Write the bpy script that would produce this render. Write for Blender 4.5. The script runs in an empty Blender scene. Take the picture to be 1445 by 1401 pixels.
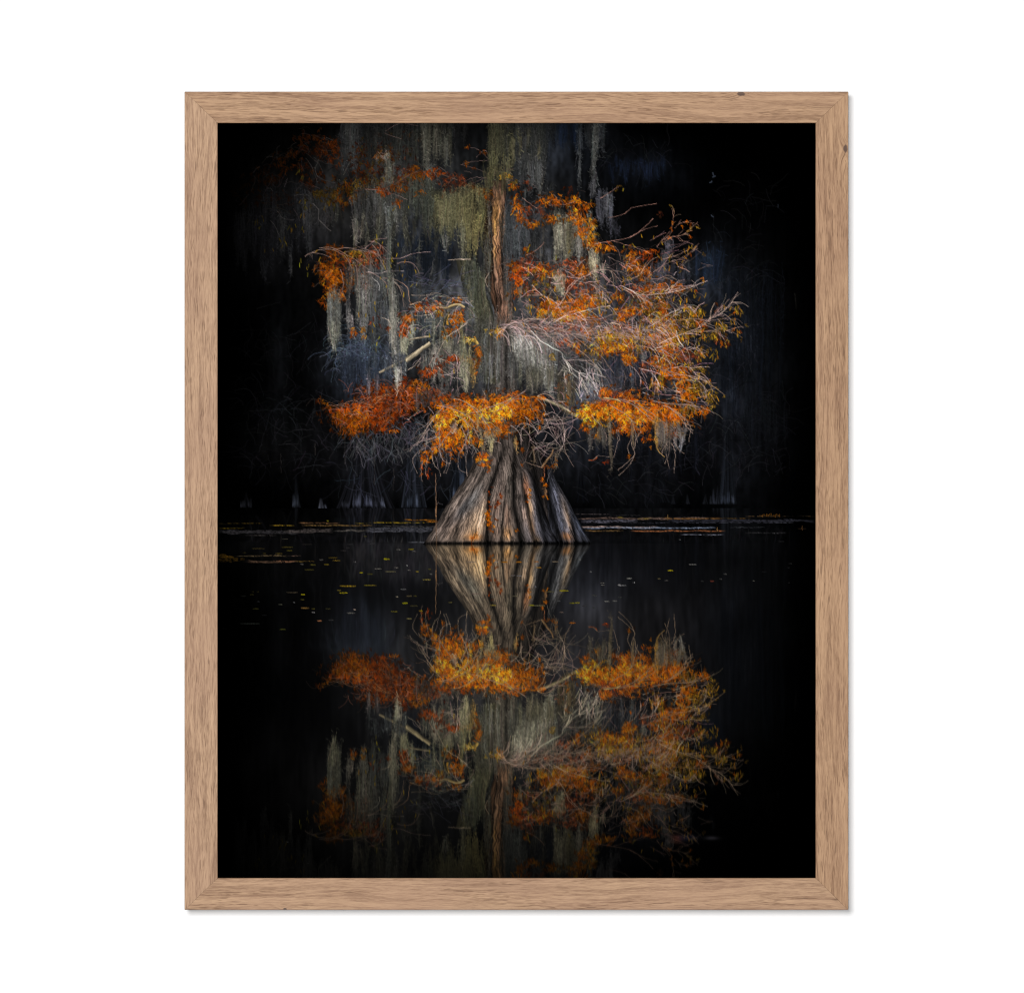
import math
import numpy as np

# =====================================================================
#  PART 1 - the printed picture (a flat print), drawn stroke by stroke.
#  Coordinates: 1 unit = 1 cell of the print, x right, y down.
# =====================================================================
rng = np.random.default_rng(11)
S = 3                                   # sub-cells per cell while drawing
PX0, PX1, PY0, PY1 = 305.0, 1153.0, 171.0, 1241.0
W = int(PX1 - PX0)
MIR_NEAR, MIR_FAR = 767.0, 717.5        # waterlines of the tree and of the far shore
HU = int(776 - PY0)                     # rows drawn above water


def U(a, b, n=None):
    return rng.uniform(a, b, n)


def smooth_noise(h, w, ch, cw):
    """smooth random field h x w with cells of about ch x cw"""
    gh, gw = max(2, int(h / ch) + 3), max(2, int(w / cw) + 3)
    g = rng.random((gh, gw)).astype(np.float32)
    y = np.linspace(0, gh - 1.001, h); x = np.linspace(0, gw - 1.001, w)
    yi = y.astype(int); xi = x.astype(int)
    fy = (y - yi); fx = (x - xi)
    fy = (fy * fy * (3 - 2 * fy))[:, None]; fx = (fx * fx * (3 - 2 * fx))[None, :]
    a = g[yi][:, xi]; b = g[yi][:, xi + 1]; c = g[yi + 1][:, xi]; d = g[yi + 1][:, xi + 1]
    return (a * (1 - fx) + b * fx) * (1 - fy) + (c * (1 - fx) + d * fx) * fy


def blur(a, ry, rx):
    """separable triangle-ish blur by repeated box filters"""
    def box(v, r, ax):
        r = int(round(r))
        if r < 1:
            return v
        pad = [(0, 0)] * v.ndim; pad[ax] = (r + 1, r)
        c = np.cumsum(np.pad(v, pad, mode='edge'), axis=ax, dtype=np.float64)
        n = v.shape[ax]
        hi = [slice(None)] * v.ndim; lo = [slice(None)] * v.ndim
        hi[ax] = slice(2 * r + 1, 2 * r + 1 + n); lo[ax] = slice(0, n)
        return ((c[tuple(hi)] - c[tuple(lo)]) / (2 * r + 1)).astype(np.float32)
    for _ in range(2):
        a = box(box(a, ry, 0), rx, 1)
    return a


class Layer:
    def __init__(self):
        self.c = np.zeros((HU * S, W * S, 3), np.float32)
        self.a = np.zeros((HU * S, W * S), np.float32)

    def put(self, x, y, col, al):
        ix = ((x - PX0) * S).astype(np.int32); iy = ((y - PY0) * S).astype(np.int32)
        ok = (ix >= 0) & (ix < W * S) & (iy >= 0) & (iy < HU * S)
        ix, iy, al = ix[ok], iy[ok], al[ok]
        self.c[iy, ix] = self.c[iy, ix] * (1 - al[:, None]) + col[ok] * al[:, None]
        self.a[iy, ix] = 1 - (1 - self.a[iy, ix]) * (1 - al)

    def lines(self, P, w, C, taper=0.0, al=0.9, fade=0.0, chunk=500):
        """P (N,K,2) polylines, w (N,) widths, C (N,3) or (N,k,3) colours from root to tip"""
        P = np.asarray(P, np.float32); N, K = P.shape[:2]
        w = np.broadcast_to(np.asarray(w, np.float32), (N,))
        C = np.asarray(C, np.float32)
        if C.ndim == 1:
            C = np.broadcast_to(C, (N, 3))
        for s in range(0, N, chunk):
            p = P[s:s + chunk]; ww = w[s:s + chunk]; cc = C[s:s + chunk]
            L = np.sqrt((np.diff(p, axis=1) ** 2).sum(2)).sum(1)
            M = int(max(4, np.percentile(L, 97) * S * 1.35))
            t = np.linspace(0, K - 1.0001, M); i = t.astype(int); f = (t - i)[None, :, None].astype(np.float32)
            q = p[:, i] * (1 - f) + p[:, i + 1] * f
            d = p[:, i + 1] - p[:, i]
            nrm = np.stack([-d[..., 1], d[..., 0]], -1)
            nrm /= np.maximum(1e-4, np.sqrt((nrm ** 2).sum(-1, keepdims=True)))
            nw = int(max(1, math.ceil(float(ww.max()) * S * 1.25)))
            o = ((np.arange(nw) + 0.5) / nw - 0.5).astype(np.float32)
            tt = np.linspace(0, 1, M, dtype=np.float32)
            prof = (1 - taper * tt)[None, :]
            off = ww[:, None, None] * prof[..., None] * o[None, None, :]
            x = q[..., 0, None] + nrm[..., 0, None] * off
            y = q[..., 1, None] + nrm[..., 1, None] * off
            if cc.ndim == 3:
                k = cc.shape[1]
                u = tt * (k - 1.0001); j = u.astype(int); g = (u - j)[None, :, None]
                col = cc[:, j] * (1 - g) + cc[:, j + 1] * g
                col = np.broadcast_to(col[:, :, None, :], x.shape + (3,))
            else:
                col = np.broadcast_to(cc[:, None, None, :], x.shape + (3,))
            A = np.full(M, al) if fade == 0 else al * np.clip((np.minimum(tt, 1 - tt) if fade > 0 else tt) / abs(fade), .1, 1)
            A = np.broadcast_to(A[None, :, None].astype(np.float32), x.shape)
            self.put(x.ravel(), y.ravel(), col.reshape(-1, 3), A.ravel())


def jit(col, n, k=0.2, hue=0.06):
    col = np.asarray(col, np.float32)
    return np.clip(col[None] * (1 + rng.normal(0, k, (n, 1))) * (1 + rng.normal(0, hue, (n, 3))), 0, 255).astype(np.float32)


def walk(x, y, ang, ln, curl=0.25, bend=0.0, droop=0.0, K=9):
    """N wandering polylines; ang in radians (0 = right, +pi/2 = down)"""
    x = np.asarray(x, np.float32); n = len(x)
    ang = np.broadcast_to(np.asarray(ang, np.float32), (n,)).copy()
    ln = np.broadcast_to(np.asarray(ln, np.float32), (n,))
    bend = np.broadcast_to(np.asarray(bend, np.float32), (n,))
    P = np.zeros((n, K, 2), np.float32); P[:, 0, 0] = x; P[:, 0, 1] = y
    for k in range(1, K):
        ang = ang + rng.normal(0, curl, n) + bend / (K - 1) + droop / (K - 1) * np.cos(ang)
        P[:, k, 0] = P[:, k - 1, 0] + np.cos(ang) * ln / (K - 1)
        P[:, k, 1] = P[:, k - 1, 1] + np.sin(ang) * ln / (K - 1)
    return P


# ---------------------------------------------------------------- brushes
def tuft(L, x, y0, y1, w, col, dens=1.0, tip=0.25, lean=0.0, hair=1.0, ragged=0.45, wig=1.0, tipcol=None):
    """hanging tuft of Spanish moss, top y0, tip y1"""
    ln = y1 - y0
    n = max(4, int(w * 2.0 * dens))
    K = max(6, int(ln / 6))
    u = rng.normal(0, 0.27, n).clip(-.6, .6)
    frac = (1 - 0.9 * np.abs(u) * U(0.3, 1.3, n) - U(0, .22, n)).clip(.3, 1)
    t = np.linspace(0, 1, K)
    cx = x + lean * t + np.cumsum(rng.normal(0, 0.55 * wig, K))
    bulge = 1 + .25 * np.cumsum(rng.normal(0, .35, K)).clip(-2, 2)
    prof = (1 - (1 - tip * .8) * t ** 1.15) * bulge
    wob = np.cumsum(rng.normal(0, 0.6 * wig, (n, K)), 1)
    tt = t[None, :] * frac[:, None]
    X = np.interp(tt, t, cx) + u[:, None] * w * np.interp(tt, t, prof) + wob * (1 - .5 * tt)
    Y = y0 + ln * tt + rng.normal(0, min(9, .09 * ln), n)[:, None] * (1 - tt)
    P = np.stack([X, Y], -1)
    col = np.asarray(col, np.float32)
    tc = col if tipcol is None else np.asarray(tipcol, np.float32)
    lum = (1 + .3 * smooth_noise(2, K, 1, 2.2)[0] - .15)[:, None]
    ramp = (col[None] * (1 - t[:, None]) + tc[None] * t[:, None]) * lum
    sh = np.sort(rng.normal(.78, .26, n).clip(.25, 1.4))
    C = ramp[None] * sh[:, None, None] * (1 + rng.normal(0, .03, (n, 1, 3)))
    L.lines(P, U(0.5, 1.15, n), np.clip(C, 0, 255), al=.62, fade=.16, chunk=60)
    # fine curly hairs
    m = int(w * ln * 0.15 * hair * dens)
    if m > 0:
        i = rng.integers(0, n, m); k = rng.integers(0, K, m)
        hx = P[i, k, 0] + rng.normal(0, 0.9 + 0.04 * w, m); hy = P[i, k, 1] + U(-3.5, 3.5, m)
        H = walk(hx, hy, math.pi / 2 + rng.normal(0, 0.7, m), U(2.0, 5.5, m), 0.5, K=6)
        hc = ramp[k] * np.sort(rng.normal(0.9, 0.34, m).clip(0.15, 1.75))[:, None]
        L.lines(H, U(0.33, 0.6, m), np.clip(hc, 0, 255), al=.62, chunk=150)


def curtain(L, x0, x1, y0, y1, col, n=6, w=9, dens=1.0, var=0.35, hair=1.0, tip=0.3, top_var=6, tipcol=None, lean=0):
    for k in range(n):
        x = x0 + (x1 - x0) * (k + U(0.15, 0.85)) / n
        h = (y1 - y0) * (1 - var * U(0, 1))
        t0 = y0 + U(-top_var, top_var)
        c = np.asarray(col, np.float32) * U(0.72, 1.2)
        tuft(L, x, t0, t0 + h, w * U(0.6, 1.3), c, dens, tip, lean + rng.normal(0, 1.5), hair,
             tipcol=None if tipcol is None else np.asarray(tipcol) * U(.8, 1.15))


ORANGE = [(228, 110, 12), (238, 130, 18), (208, 93, 10), (178, 76, 10), (134, 56, 12)]
GOLD = [(246, 168, 30), (240, 140, 20), (226, 112, 14), (180, 84, 14), (120, 56, 12), (250, 190, 60)]
RED = [(170, 66, 12), (188, 80, 12), (146, 52, 12), (112, 40, 12), (90, 32, 12)]
OLIVE = [(178, 130, 36), (150, 108, 28), (120, 84, 22), (190, 142, 46)]
RUST = [(150, 62, 28), (124, 48, 24), (92, 40, 26), (170, 84, 46)]


LEAF = 1.02


def leaves(L, cx, cy, rx, ry, n, pal, gain=1.0, size=1.0, rot=0.0, hang=1.0, clump=7):
    """feathery cypress needles on drooping sprigs, loosely gathered in an ellipse"""
    pal = np.asarray(pal, np.float32)
    size = size * .86
    m = max(1, int(n * LEAF / clump))
    r = np.abs(rng.normal(0, .62, m)).clip(0, 1.55); a = U(0, 2 * math.pi, m)
    r = .55 * r + .55 * np.sqrt(rng.random(m)) * 1.15
    sx = cx + r * np.cos(a) * rx; sy = cy + r * np.sin(a) * ry - 1.5
    sc = pal[rng.integers(0, len(pal), m)] * rng.normal(.95, .15, m).clip(.5, 1.4)[:, None]
    sa = math.pi / 2 + rng.normal(0, .62, m); sl = U(3.5, 8.5, m) * size
    o = np.argsort(sc.sum(1) * U(.5, 1.0, m)); sx, sy, sc, sa, sl = sx[o], sy[o], sc[o], sa[o], sl[o]
    if n > 25:
        tn = max(1, m // 3); ti = rng.integers(0, m, tn)
        T = walk(sx[ti] + rng.normal(0, 3, tn), sy[ti] - 3, rng.choice([.2, 2.9], tn) + rng.normal(0, .5, tn), U(6, 18, tn), .2, 0, .9, 7)
        tcol = np.array((150, 122, 112), np.float32) * gain * rng.normal(.8, .25, tn).clip(.3, 1.3)[:, None]
        L.lines(T[:tn // 2 + 1], U(.35, .6, tn)[:tn // 2 + 1], np.clip(tcol[:tn // 2 + 1], 0, 255), al=.7)
    i = np.repeat(np.arange(m), clump); N = len(i)
    t = np.tile((np.arange(clump) + .5) / clump, m)
    x = sx[i] + np.cos(sa[i]) * sl[i] * t + rng.normal(0, .4, N); y = sy[i] + np.sin(sa[i]) * sl[i] * t + rng.normal(0, .4, N)
    ang = sa[i] + rng.choice([-1, 1], N) * U(.15, .85, N)
    C = sc[i] * rng.normal(1.0, 0.27, N).clip(.3, 1.6)[:, None] * gain * (1 + rng.normal(0, .05, (N, 3)))
    P = walk(x, y, ang, U(2.0, 5.4, N) * size, 0.22, K=5)
    L.lines(P, U(0.4, 0.82, N), np.clip(C, 0, 255), taper=0.4, al=.78, chunk=180)
    if n > 25:
        L.lines(T[tn // 2 + 1:], U(.35, .55, tn)[tn // 2 + 1:], np.clip(tcol[tn // 2 + 1:] * 1.1, 0, 255), al=.6)


def haze(L, lst, k=1.5, gain=.5, n=.55, pal=None):
    """thin, dim understorey of twigs and needles around each clump"""
    for x, y, rx, ry, m, p, g in lst:
        leaves(L, x, y, rx * k + 2, ry * k + 2, int(m * n), pal or p, g * gain, .85)


def catkins(L, pts, col=(182, 146, 36), gain=1.0, n_each=1, spread=0):
    """small yellow-green hanging catkins"""
    pts = np.repeat(np.asarray(pts, np.float32), n_each, 0)
    pts = pts + rng.normal(0, spread, pts.shape) if spread else pts
    n = len(pts)
    P = walk(pts[:, 0], pts[:, 1], math.pi / 2 + rng.normal(0, 0.22, n), U(4, 8.5, n), 0.15, K=6)
    C = jit(col, n, .2, .06) * gain
    L.lines(P, U(.8, 1.5, n), np.stack([np.clip(C * .6, 0, 255), np.clip(C * .95, 0, 255)], 1), taper=0.3, al=.8)
    Q = P[:, 1:5] + rng.normal(0, .35, (n, 4, 2))
    L.lines(Q, 0.4, np.clip(C * 1.15, 0, 255), al=.7)


def twigs(L, x, y, ang, ln, col, w=0.8, bend=0.0, droop=0.5, kids=7, depth=1, spread=0.7, gain=1.0, klen=0.5, curl=0.12):
    """one branch with side twigs; returns the tips and nodes of the twigs"""
    col = np.asarray(col, np.float32)
    P = walk(np.array([x]), np.array([y]), ang, ln, curl, bend, droop, K=14)
    out = [P[0]]
    cur = [(P[0], ln)]
    todo = []
    for d in range(depth):
        nx, ny, na, nl = [], [], [], []
        for p, l in cur:
            for _ in range(max(2, int(kids * (0.6 if d else 1)))):
                k = rng.integers(2, len(p) - 1)
                a = math.atan2(p[k, 1] - p[k - 1, 1], p[k, 0] - p[k - 1, 0])
                nx.append(p[k, 0]); ny.append(p[k, 1])
                na.append(a + rng.choice([-1, 1]) * U(0.2, spread + 0.3)); nl.append(l * U(0.25, 1.0) * klen)
        K = 10
        Q = walk(np.array(nx), np.array(ny), np.array(na), np.array(nl), curl * 1.5, rng.normal(0, .4, len(nx)), droop * 1.3, K=K)
        todo.append(Q)
        cur = [(q, l) for q, l in zip(Q, nl)]
        out += list(Q)
    for d, Q in reversed(list(enumerate(todo))):
        n = len(Q)
        L.lines(Q, U(.4, .75, n) * w / (1 + .25 * d), jit(col * gain * (0.72 - .1 * d), n, .25, .04), taper=.4)
    L.lines(P, w * 1.15, np.stack([jit(col * gain, 1, .05, .02), jit(col * gain * .8, 1, .05, .02)], 1), taper=.6)
    L.lines(P + np.array([0.15, -w * .3]), w * .35, np.clip(col * gain * 1.15, 0, 255), al=.7)
    return out


def tip_points(tw, n, lo=0.35):
    pts = []
    for _ in range(n):
        p = tw[rng.integers(0, len(tw))]
        pts.append(p[rng.integers(int(len(p) * lo), len(p))])
    return np.array(pts)


def leaf_sprigs(L, tw, n, pal, gain=1.0, size=1.0, lo=.3):
    for p in tip_points(tw, n, lo):
        leaves(L, p[0], p[1] + 1, 2.6 * size, 2.2 * size, int(rng.integers(6, 15)), pal, gain, size)


def limb(L, pts, w0, w1, col, shade=0.4):
    """a thick bare limb, lit from above, with bark streaks and knots"""
    n = 40
    q = bezier(pts, n).astype(np.float64)
    q[2:-2] += np.cumsum(rng.normal(0, .12, (n - 4, 2)), 0) * .5
    d = np.gradient(q, axis=0); nr = np.stack([-d[:, 1], d[:, 0]], 1); nr /= np.linalg.norm(nr, axis=1, keepdims=True) + 1e-6
    nr *= np.where(nr[:, 1:2] > 0, -1.0, 1.0)
    wd = np.linspace(w0, w1, n)[:, None] * (1 + .28 * (smooth_noise(2, n, 1, 5)[0] - .5))[:, None]
    col = np.asarray(col, np.float32)
    m = int(max(w0, w1) * S * 1.6) + 2
    for k in range(m):
        u = k / (m - 1) - 0.5
        v = (0.55 + u * 1.3 + .3 * (smooth_noise(2, n, 1, 3)[0] - .5)).clip(0, 1)
        br = shade + (1.08 - shade) * v
        L.lines((q + nr * wd * u)[None], 0.6, np.clip(col[None, None] * br[None, :, None] * np.array((1, 1, 1)), 0, 255), al=.9)
    for _ in range(int(w0 * 4) + 2):
        a = rng.integers(0, n - 8); u = U(-.45, .45)
        L.lines((q + nr * wd * u)[None, a:a + 7], U(.35, .6), col * U(.28, .7), al=.8)


def bezier(pts, K=16):
    pts = np.asarray(pts, np.float32); n = len(pts)
    t = np.linspace(0, n - 1.001, K); i = t.astype(int); f = (t - i)[:, None]
    p0 = pts[np.maximum(i - 1, 0)]; p1 = pts[i]; p2 = pts[i + 1]; p3 = pts[np.minimum(i + 2, n - 1)]
    return (.5 * ((2 * p1) + (-p0 + p2) * f + (2 * p0 - 5 * p1 + 4 * p2 - p3) * f ** 2 + (-p0 + 3 * p1 - 3 * p2 + p3) * f ** 3)).astype(np.float32)


def stroke(L, pts, w, col, K=20, taper=.5, wob=.3):
    p = bezier(pts, K); p[1:-1] += rng.normal(0, wob, (K - 2, 2))
    col = np.asarray(col, np.float32)
    c = col[None] * (.62 + .6 * smooth_noise(2, 8, 1, 1.5)[0])[:, None]
    w = w * .68
    L.lines(p[None], w * .95, np.clip(c, 0, 255)[None], taper=taper, al=.85)
    L.lines(p[None] + np.array([0, -w * .25], np.float32), w * .35, np.clip(c * 1.2, 0, 255)[None], taper=taper, al=.8)
    return p


# ---------------------------------------------------------------- the far shore
def blobs(h, w, lst):
    y = np.arange(h, dtype=np.float32)[:, None] + PY0; x = np.arange(w, dtype=np.float32)[None] + PX0
    out = np.zeros((h, w, 3), np.float32)
    for cx, cy, rx, ry, col in lst:
        g = np.exp(-((x - cx) / rx) ** 2 - ((y - cy) / ry) ** 2)
        out += g[..., None] * np.asarray(col, np.float32)
    return out


def backdrop():
    h = int(MIR_FAR - PY0)
    base = blobs(h, W, [
        (690, 300, 150, 160, (19, 21, 25)), (690, 480, 190, 120, (30, 32, 38)), (600, 350, 45, 60, (20, 26, 36)),
        (880, 500, 130, 110, (20, 23, 32)), (800, 205, 60, 40, (14, 20, 32)), (905, 240, 60, 30, (12, 17, 28)),
        (1005, 385, 40, 40, (12, 18, 28)), (1050, 560, 55, 130, (10, 12, 17)), (505, 520, 45, 60, (30, 38, 54)),
        (395, 350, 70, 50, (14, 14, 17)), (450, 300, 90, 70, (16, 15, 16)), (540, 250, 80, 90, (22, 22, 22)),
        (560, 650, 110, 45, (20, 21, 27)), (720, 640, 120, 60, (20, 22, 28)), (860, 640, 90, 60, (8, 9, 13)),
        (395, 510, 14, 70, (12, 14, 18)), (420, 620, 60, 50, (8, 8, 9)), (830, 570, 60, 70, (22, 25, 33)), (1030, 480, 40, 70, (8, 12, 20)),
        (1030, 650, 22, 60, (12, 14, 19)), (980, 650, 60, 60, (5, 6, 9)), (900, 690, 70, 30, (8, 9, 12)), (760, 200, 60, 60, (18, 19, 20)),
        (560, 270, 110, 70, (30, 29, 26)), (560, 440, 70, 80, (34, 34, 34)), (650, 450, 60, 100, (40, 38, 34)), (735, 340, 60, 90, (34, 34, 34)), (850, 440, 120, 70, (44, 37, 34)), (900, 530, 70, 40, (30, 27, 26)), (800, 510, 70, 50, (34, 32, 31)),
        (1060, 500, 50, 150, (9, 11, 14)), (390, 620, 70, 50, (7, 8, 9)), (1000, 380, 40, 40, (10, 13, 18)),
    ])
    st = 0.35 + .7 * smooth_noise(h, W, 30, 3) ** 1.6 + .5 * smooth_noise(h, W, 6, 2) + .5 * (smooth_noise(h, W, 13, 7) - .35) + .4 * (rng.random((h, W)).astype(np.float32) - .5)
    st *= 0.55 + 0.9 * smooth_noise(h, W, 60, 40)
    g = base.mean(-1, keepdims=True)
    return blur(np.clip((base * .55 + g * .45) * st[..., None] * .8, 0, 255), 1, 1)


def far_things(L):
    # buttressed trunks on the far shore
    def butt(cx, y0, y1, w0, w1, col, n=26, lit=()):
        t = np.linspace(0, 1, 12)
        for u in np.sort(U(-.5, .5, n)):
            k = rng.normal(0, .015)
            x = cx + (u + k) * (w0 + (w1 - w0) * t ** 2.0); y = y0 + (y1 - y0) * t
            c = np.asarray(col, np.float32) * U(.15, 1.2)
            L.lines(np.stack([x, y], 1)[None], U(.8, 2.0), np.stack([c * .5, c * .8], 0)[None], al=.75, fade=-.45)
        for lx, ly, lw, lh, lc in lit:
            for _ in range(int(lw * 3)):
                xx = lx + U(-.5, .5) * lw; l = lh * U(.4, 1)
                c = np.asarray(lc, np.float32) * U(.2, 1.15)
                L.lines(np.array([[[xx - (xx - cx) * .12 * l / 20, ly - l], [xx, ly + U(-1.5, 1)]]]), U(.5, 1.1), np.stack([c * .5, c, c * .8], 0)[None], al=.6, fade=.25)
    butt(513, 600, 717, 26, 84, (44, 45, 54), 60, [(503, 716, 12, 26, (92, 96, 116)), (520, 716, 10, 26, (86, 90, 110)), (487, 716, 12, 12, (60, 62, 74)), (541, 716, 5, 18, (100, 105, 124)), (531, 716, 4, 14, (70, 72, 86))])
    butt(582, 600, 716, 14, 40, (46, 50, 60), 34, [(588, 716, 5, 32, (80, 88, 106)), (578, 716, 8, 26, (66, 74, 90))])
    butt(648, 612, 716, 10, 34, (40, 46, 58), 26, [(640, 706, 5, 26, (84, 94, 114)), (652, 690, 7, 34, (70, 80, 98))])
    butt(417, 672, 716, 1.5, 13, (34, 37, 44), 14, [(417, 716, 10, 22, (66, 72, 84))])
    butt(347, 694, 716, 1, 16, (34, 36, 44), 12, [(342, 716, 6, 12, (62, 64, 74)), (352, 716, 6, 15, (56, 58, 68))])
    butt(453, 703, 718, 4, 9, (104, 108, 124), 16)
    butt(458, 711, 718, 2, 5, (84, 88, 102), 8)
    butt(1027, 590, 711, 8, 26, (34, 38, 46), 30, [(1026, 711, 8, 22, (70, 78, 96)), (1035, 711, 4, 15, (92, 100, 118)), (1019, 711, 4, 18, (60, 66, 80))])
    for x, h in ((1007, 22), (1013, 26), (1003, 12), (996, 14), (970, 14), (950, 14)):
        butt(x, 711 - h, 711, 1, 8, (54, 58, 70) if x > 1000 else (30, 32, 38), 8)
    butt(928, 660, 709, 6, 40, (20, 22, 27), 20)
    butt(820, 660, 709, 5, 22, (18, 20, 27), 10)
    # fine grey twigs and dim moss
    for _ in range(330):
        x, y = U(490, 640), U(585, 635)
        P = walk([x], [y], U(.5, 2.6), U(14, 42), .2, 0, .6, 12)
        L.lines(P, U(.3, .6), jit((70, 69, 74), 1, .4, .05), al=.8)
    for _ in range(60):
        x, y = U(480, 640), U(580, 640)
        P = walk([x], [y], U(-2.9, -.2), U(14, 40), .2, 0, 1.6, 12)
        L.lines(P, U(.3, .6), jit((66, 66, 72), 1, .35, .05), al=.8)
    for _ in range(60):
        x, y = U(480, 660), U(640, 690)
        P = walk([x], [y], U(.2, 2.6), U(10, 40), .2, 0, 0, 10)
        L.lines(P, U(.35, .6), jit((44, 46, 54), 1, .35, .05))
    for x0, y0, x1, y1, g, n in ((335, 560, 480, 665, 34, 170), (960, 545, 1110, 660, 32, 230), (985, 370, 1080, 540, 34, 150), (840, 590, 960, 700, 28, 150), (330, 440, 470, 560, 20, 90), (1000, 250, 1090, 380, 18, 60), (850, 200, 945, 235, 24, 60), (700, 600, 850, 700, 34, 60)):
        for _ in range(n):
            P = walk([U(x0, x1)], [U(y0, y1)], U(-3.1, 3.1), U(10, 42), .22, 0, 1.0, 10)
            L.lines(P, U(.3, .55), jit((g, g, g * 1.12), 1, .45, .05), al=.75)
    for pts in ([(352, 580), (372, 579)], [(375, 592), (390, 604), (404, 610), (420, 607), (442, 606)], [(392, 628), (408, 626), (425, 627)], [(362, 436), (374, 432), (395, 426)], [(640, 692), (628, 690), (612, 688)]):
        stroke(L, pts, .6, (40, 40, 42))
    for x, y0, y1 in ((486, 608, 655), (495, 610, 636), (504, 612, 642), (514, 610, 640), (520, 610, 632), (529, 620, 685), (444, 625, 642), (396, 640, 668), (555, 660, 692)):
        stroke(L, [(x, y0), (x + U(-1, 1), (y0 + y1) / 2), (x, y1)], .7, (66, 60, 58), wob=.5)
    # blue moss bush behind, left, and hanging blue curtains
    for _ in range(330):
        x, y = rng.normal(508, 14), rng.normal(500, 12)
        P = walk([x], [y], U(-3.14, 0), U(14, 46), .25, 0, 3.2, 14)
        L.lines(P, U(.4, .8), jit((60, 68, 80), 1, .35, .05))
    curtain(L, 480, 540, 505, 575, (44, 50, 62), 14, 8, .8)
    curtain(L, 560, 640, 330, 430, (24, 29, 38), 16, 9, .7, hair=.6)
    curtain(L, 784, 818, 168, 228, (26, 34, 50), 9, 7, .8, hair=.5)
    curtain(L, 860, 940, 224, 262, (20, 26, 40), 13, 9, .7, hair=.5)
    curtain(L, 985, 1022, 350, 412, (30, 40, 56), 8, 8, .6, hair=.7)
    curtain(L, 1020, 1100, 380, 660, (15, 18, 24), 14, 12, .4, hair=.5)
    curtain(L, 840, 1000, 590, 700, (17, 19, 25), 16, 10, .4, hair=.5)
    curtain(L, 1045, 1110, 560, 660, (18, 20, 24), 10, 10, .5, hair=.6)
    for x, y in ((1006, 243), (1010, 248), (1005, 255), (1098, 288), (1004, 303)):
        L.lines(walk([x], [y], 1.4, 5, .4, K=5), 1.3, np.array((64, 72, 86), np.float32) * (.7 if x > 1050 else 1))
    stroke(L, [(1122, 414), (1123, 424), (1124, 436)], 1.8, (42, 40, 36))


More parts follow.
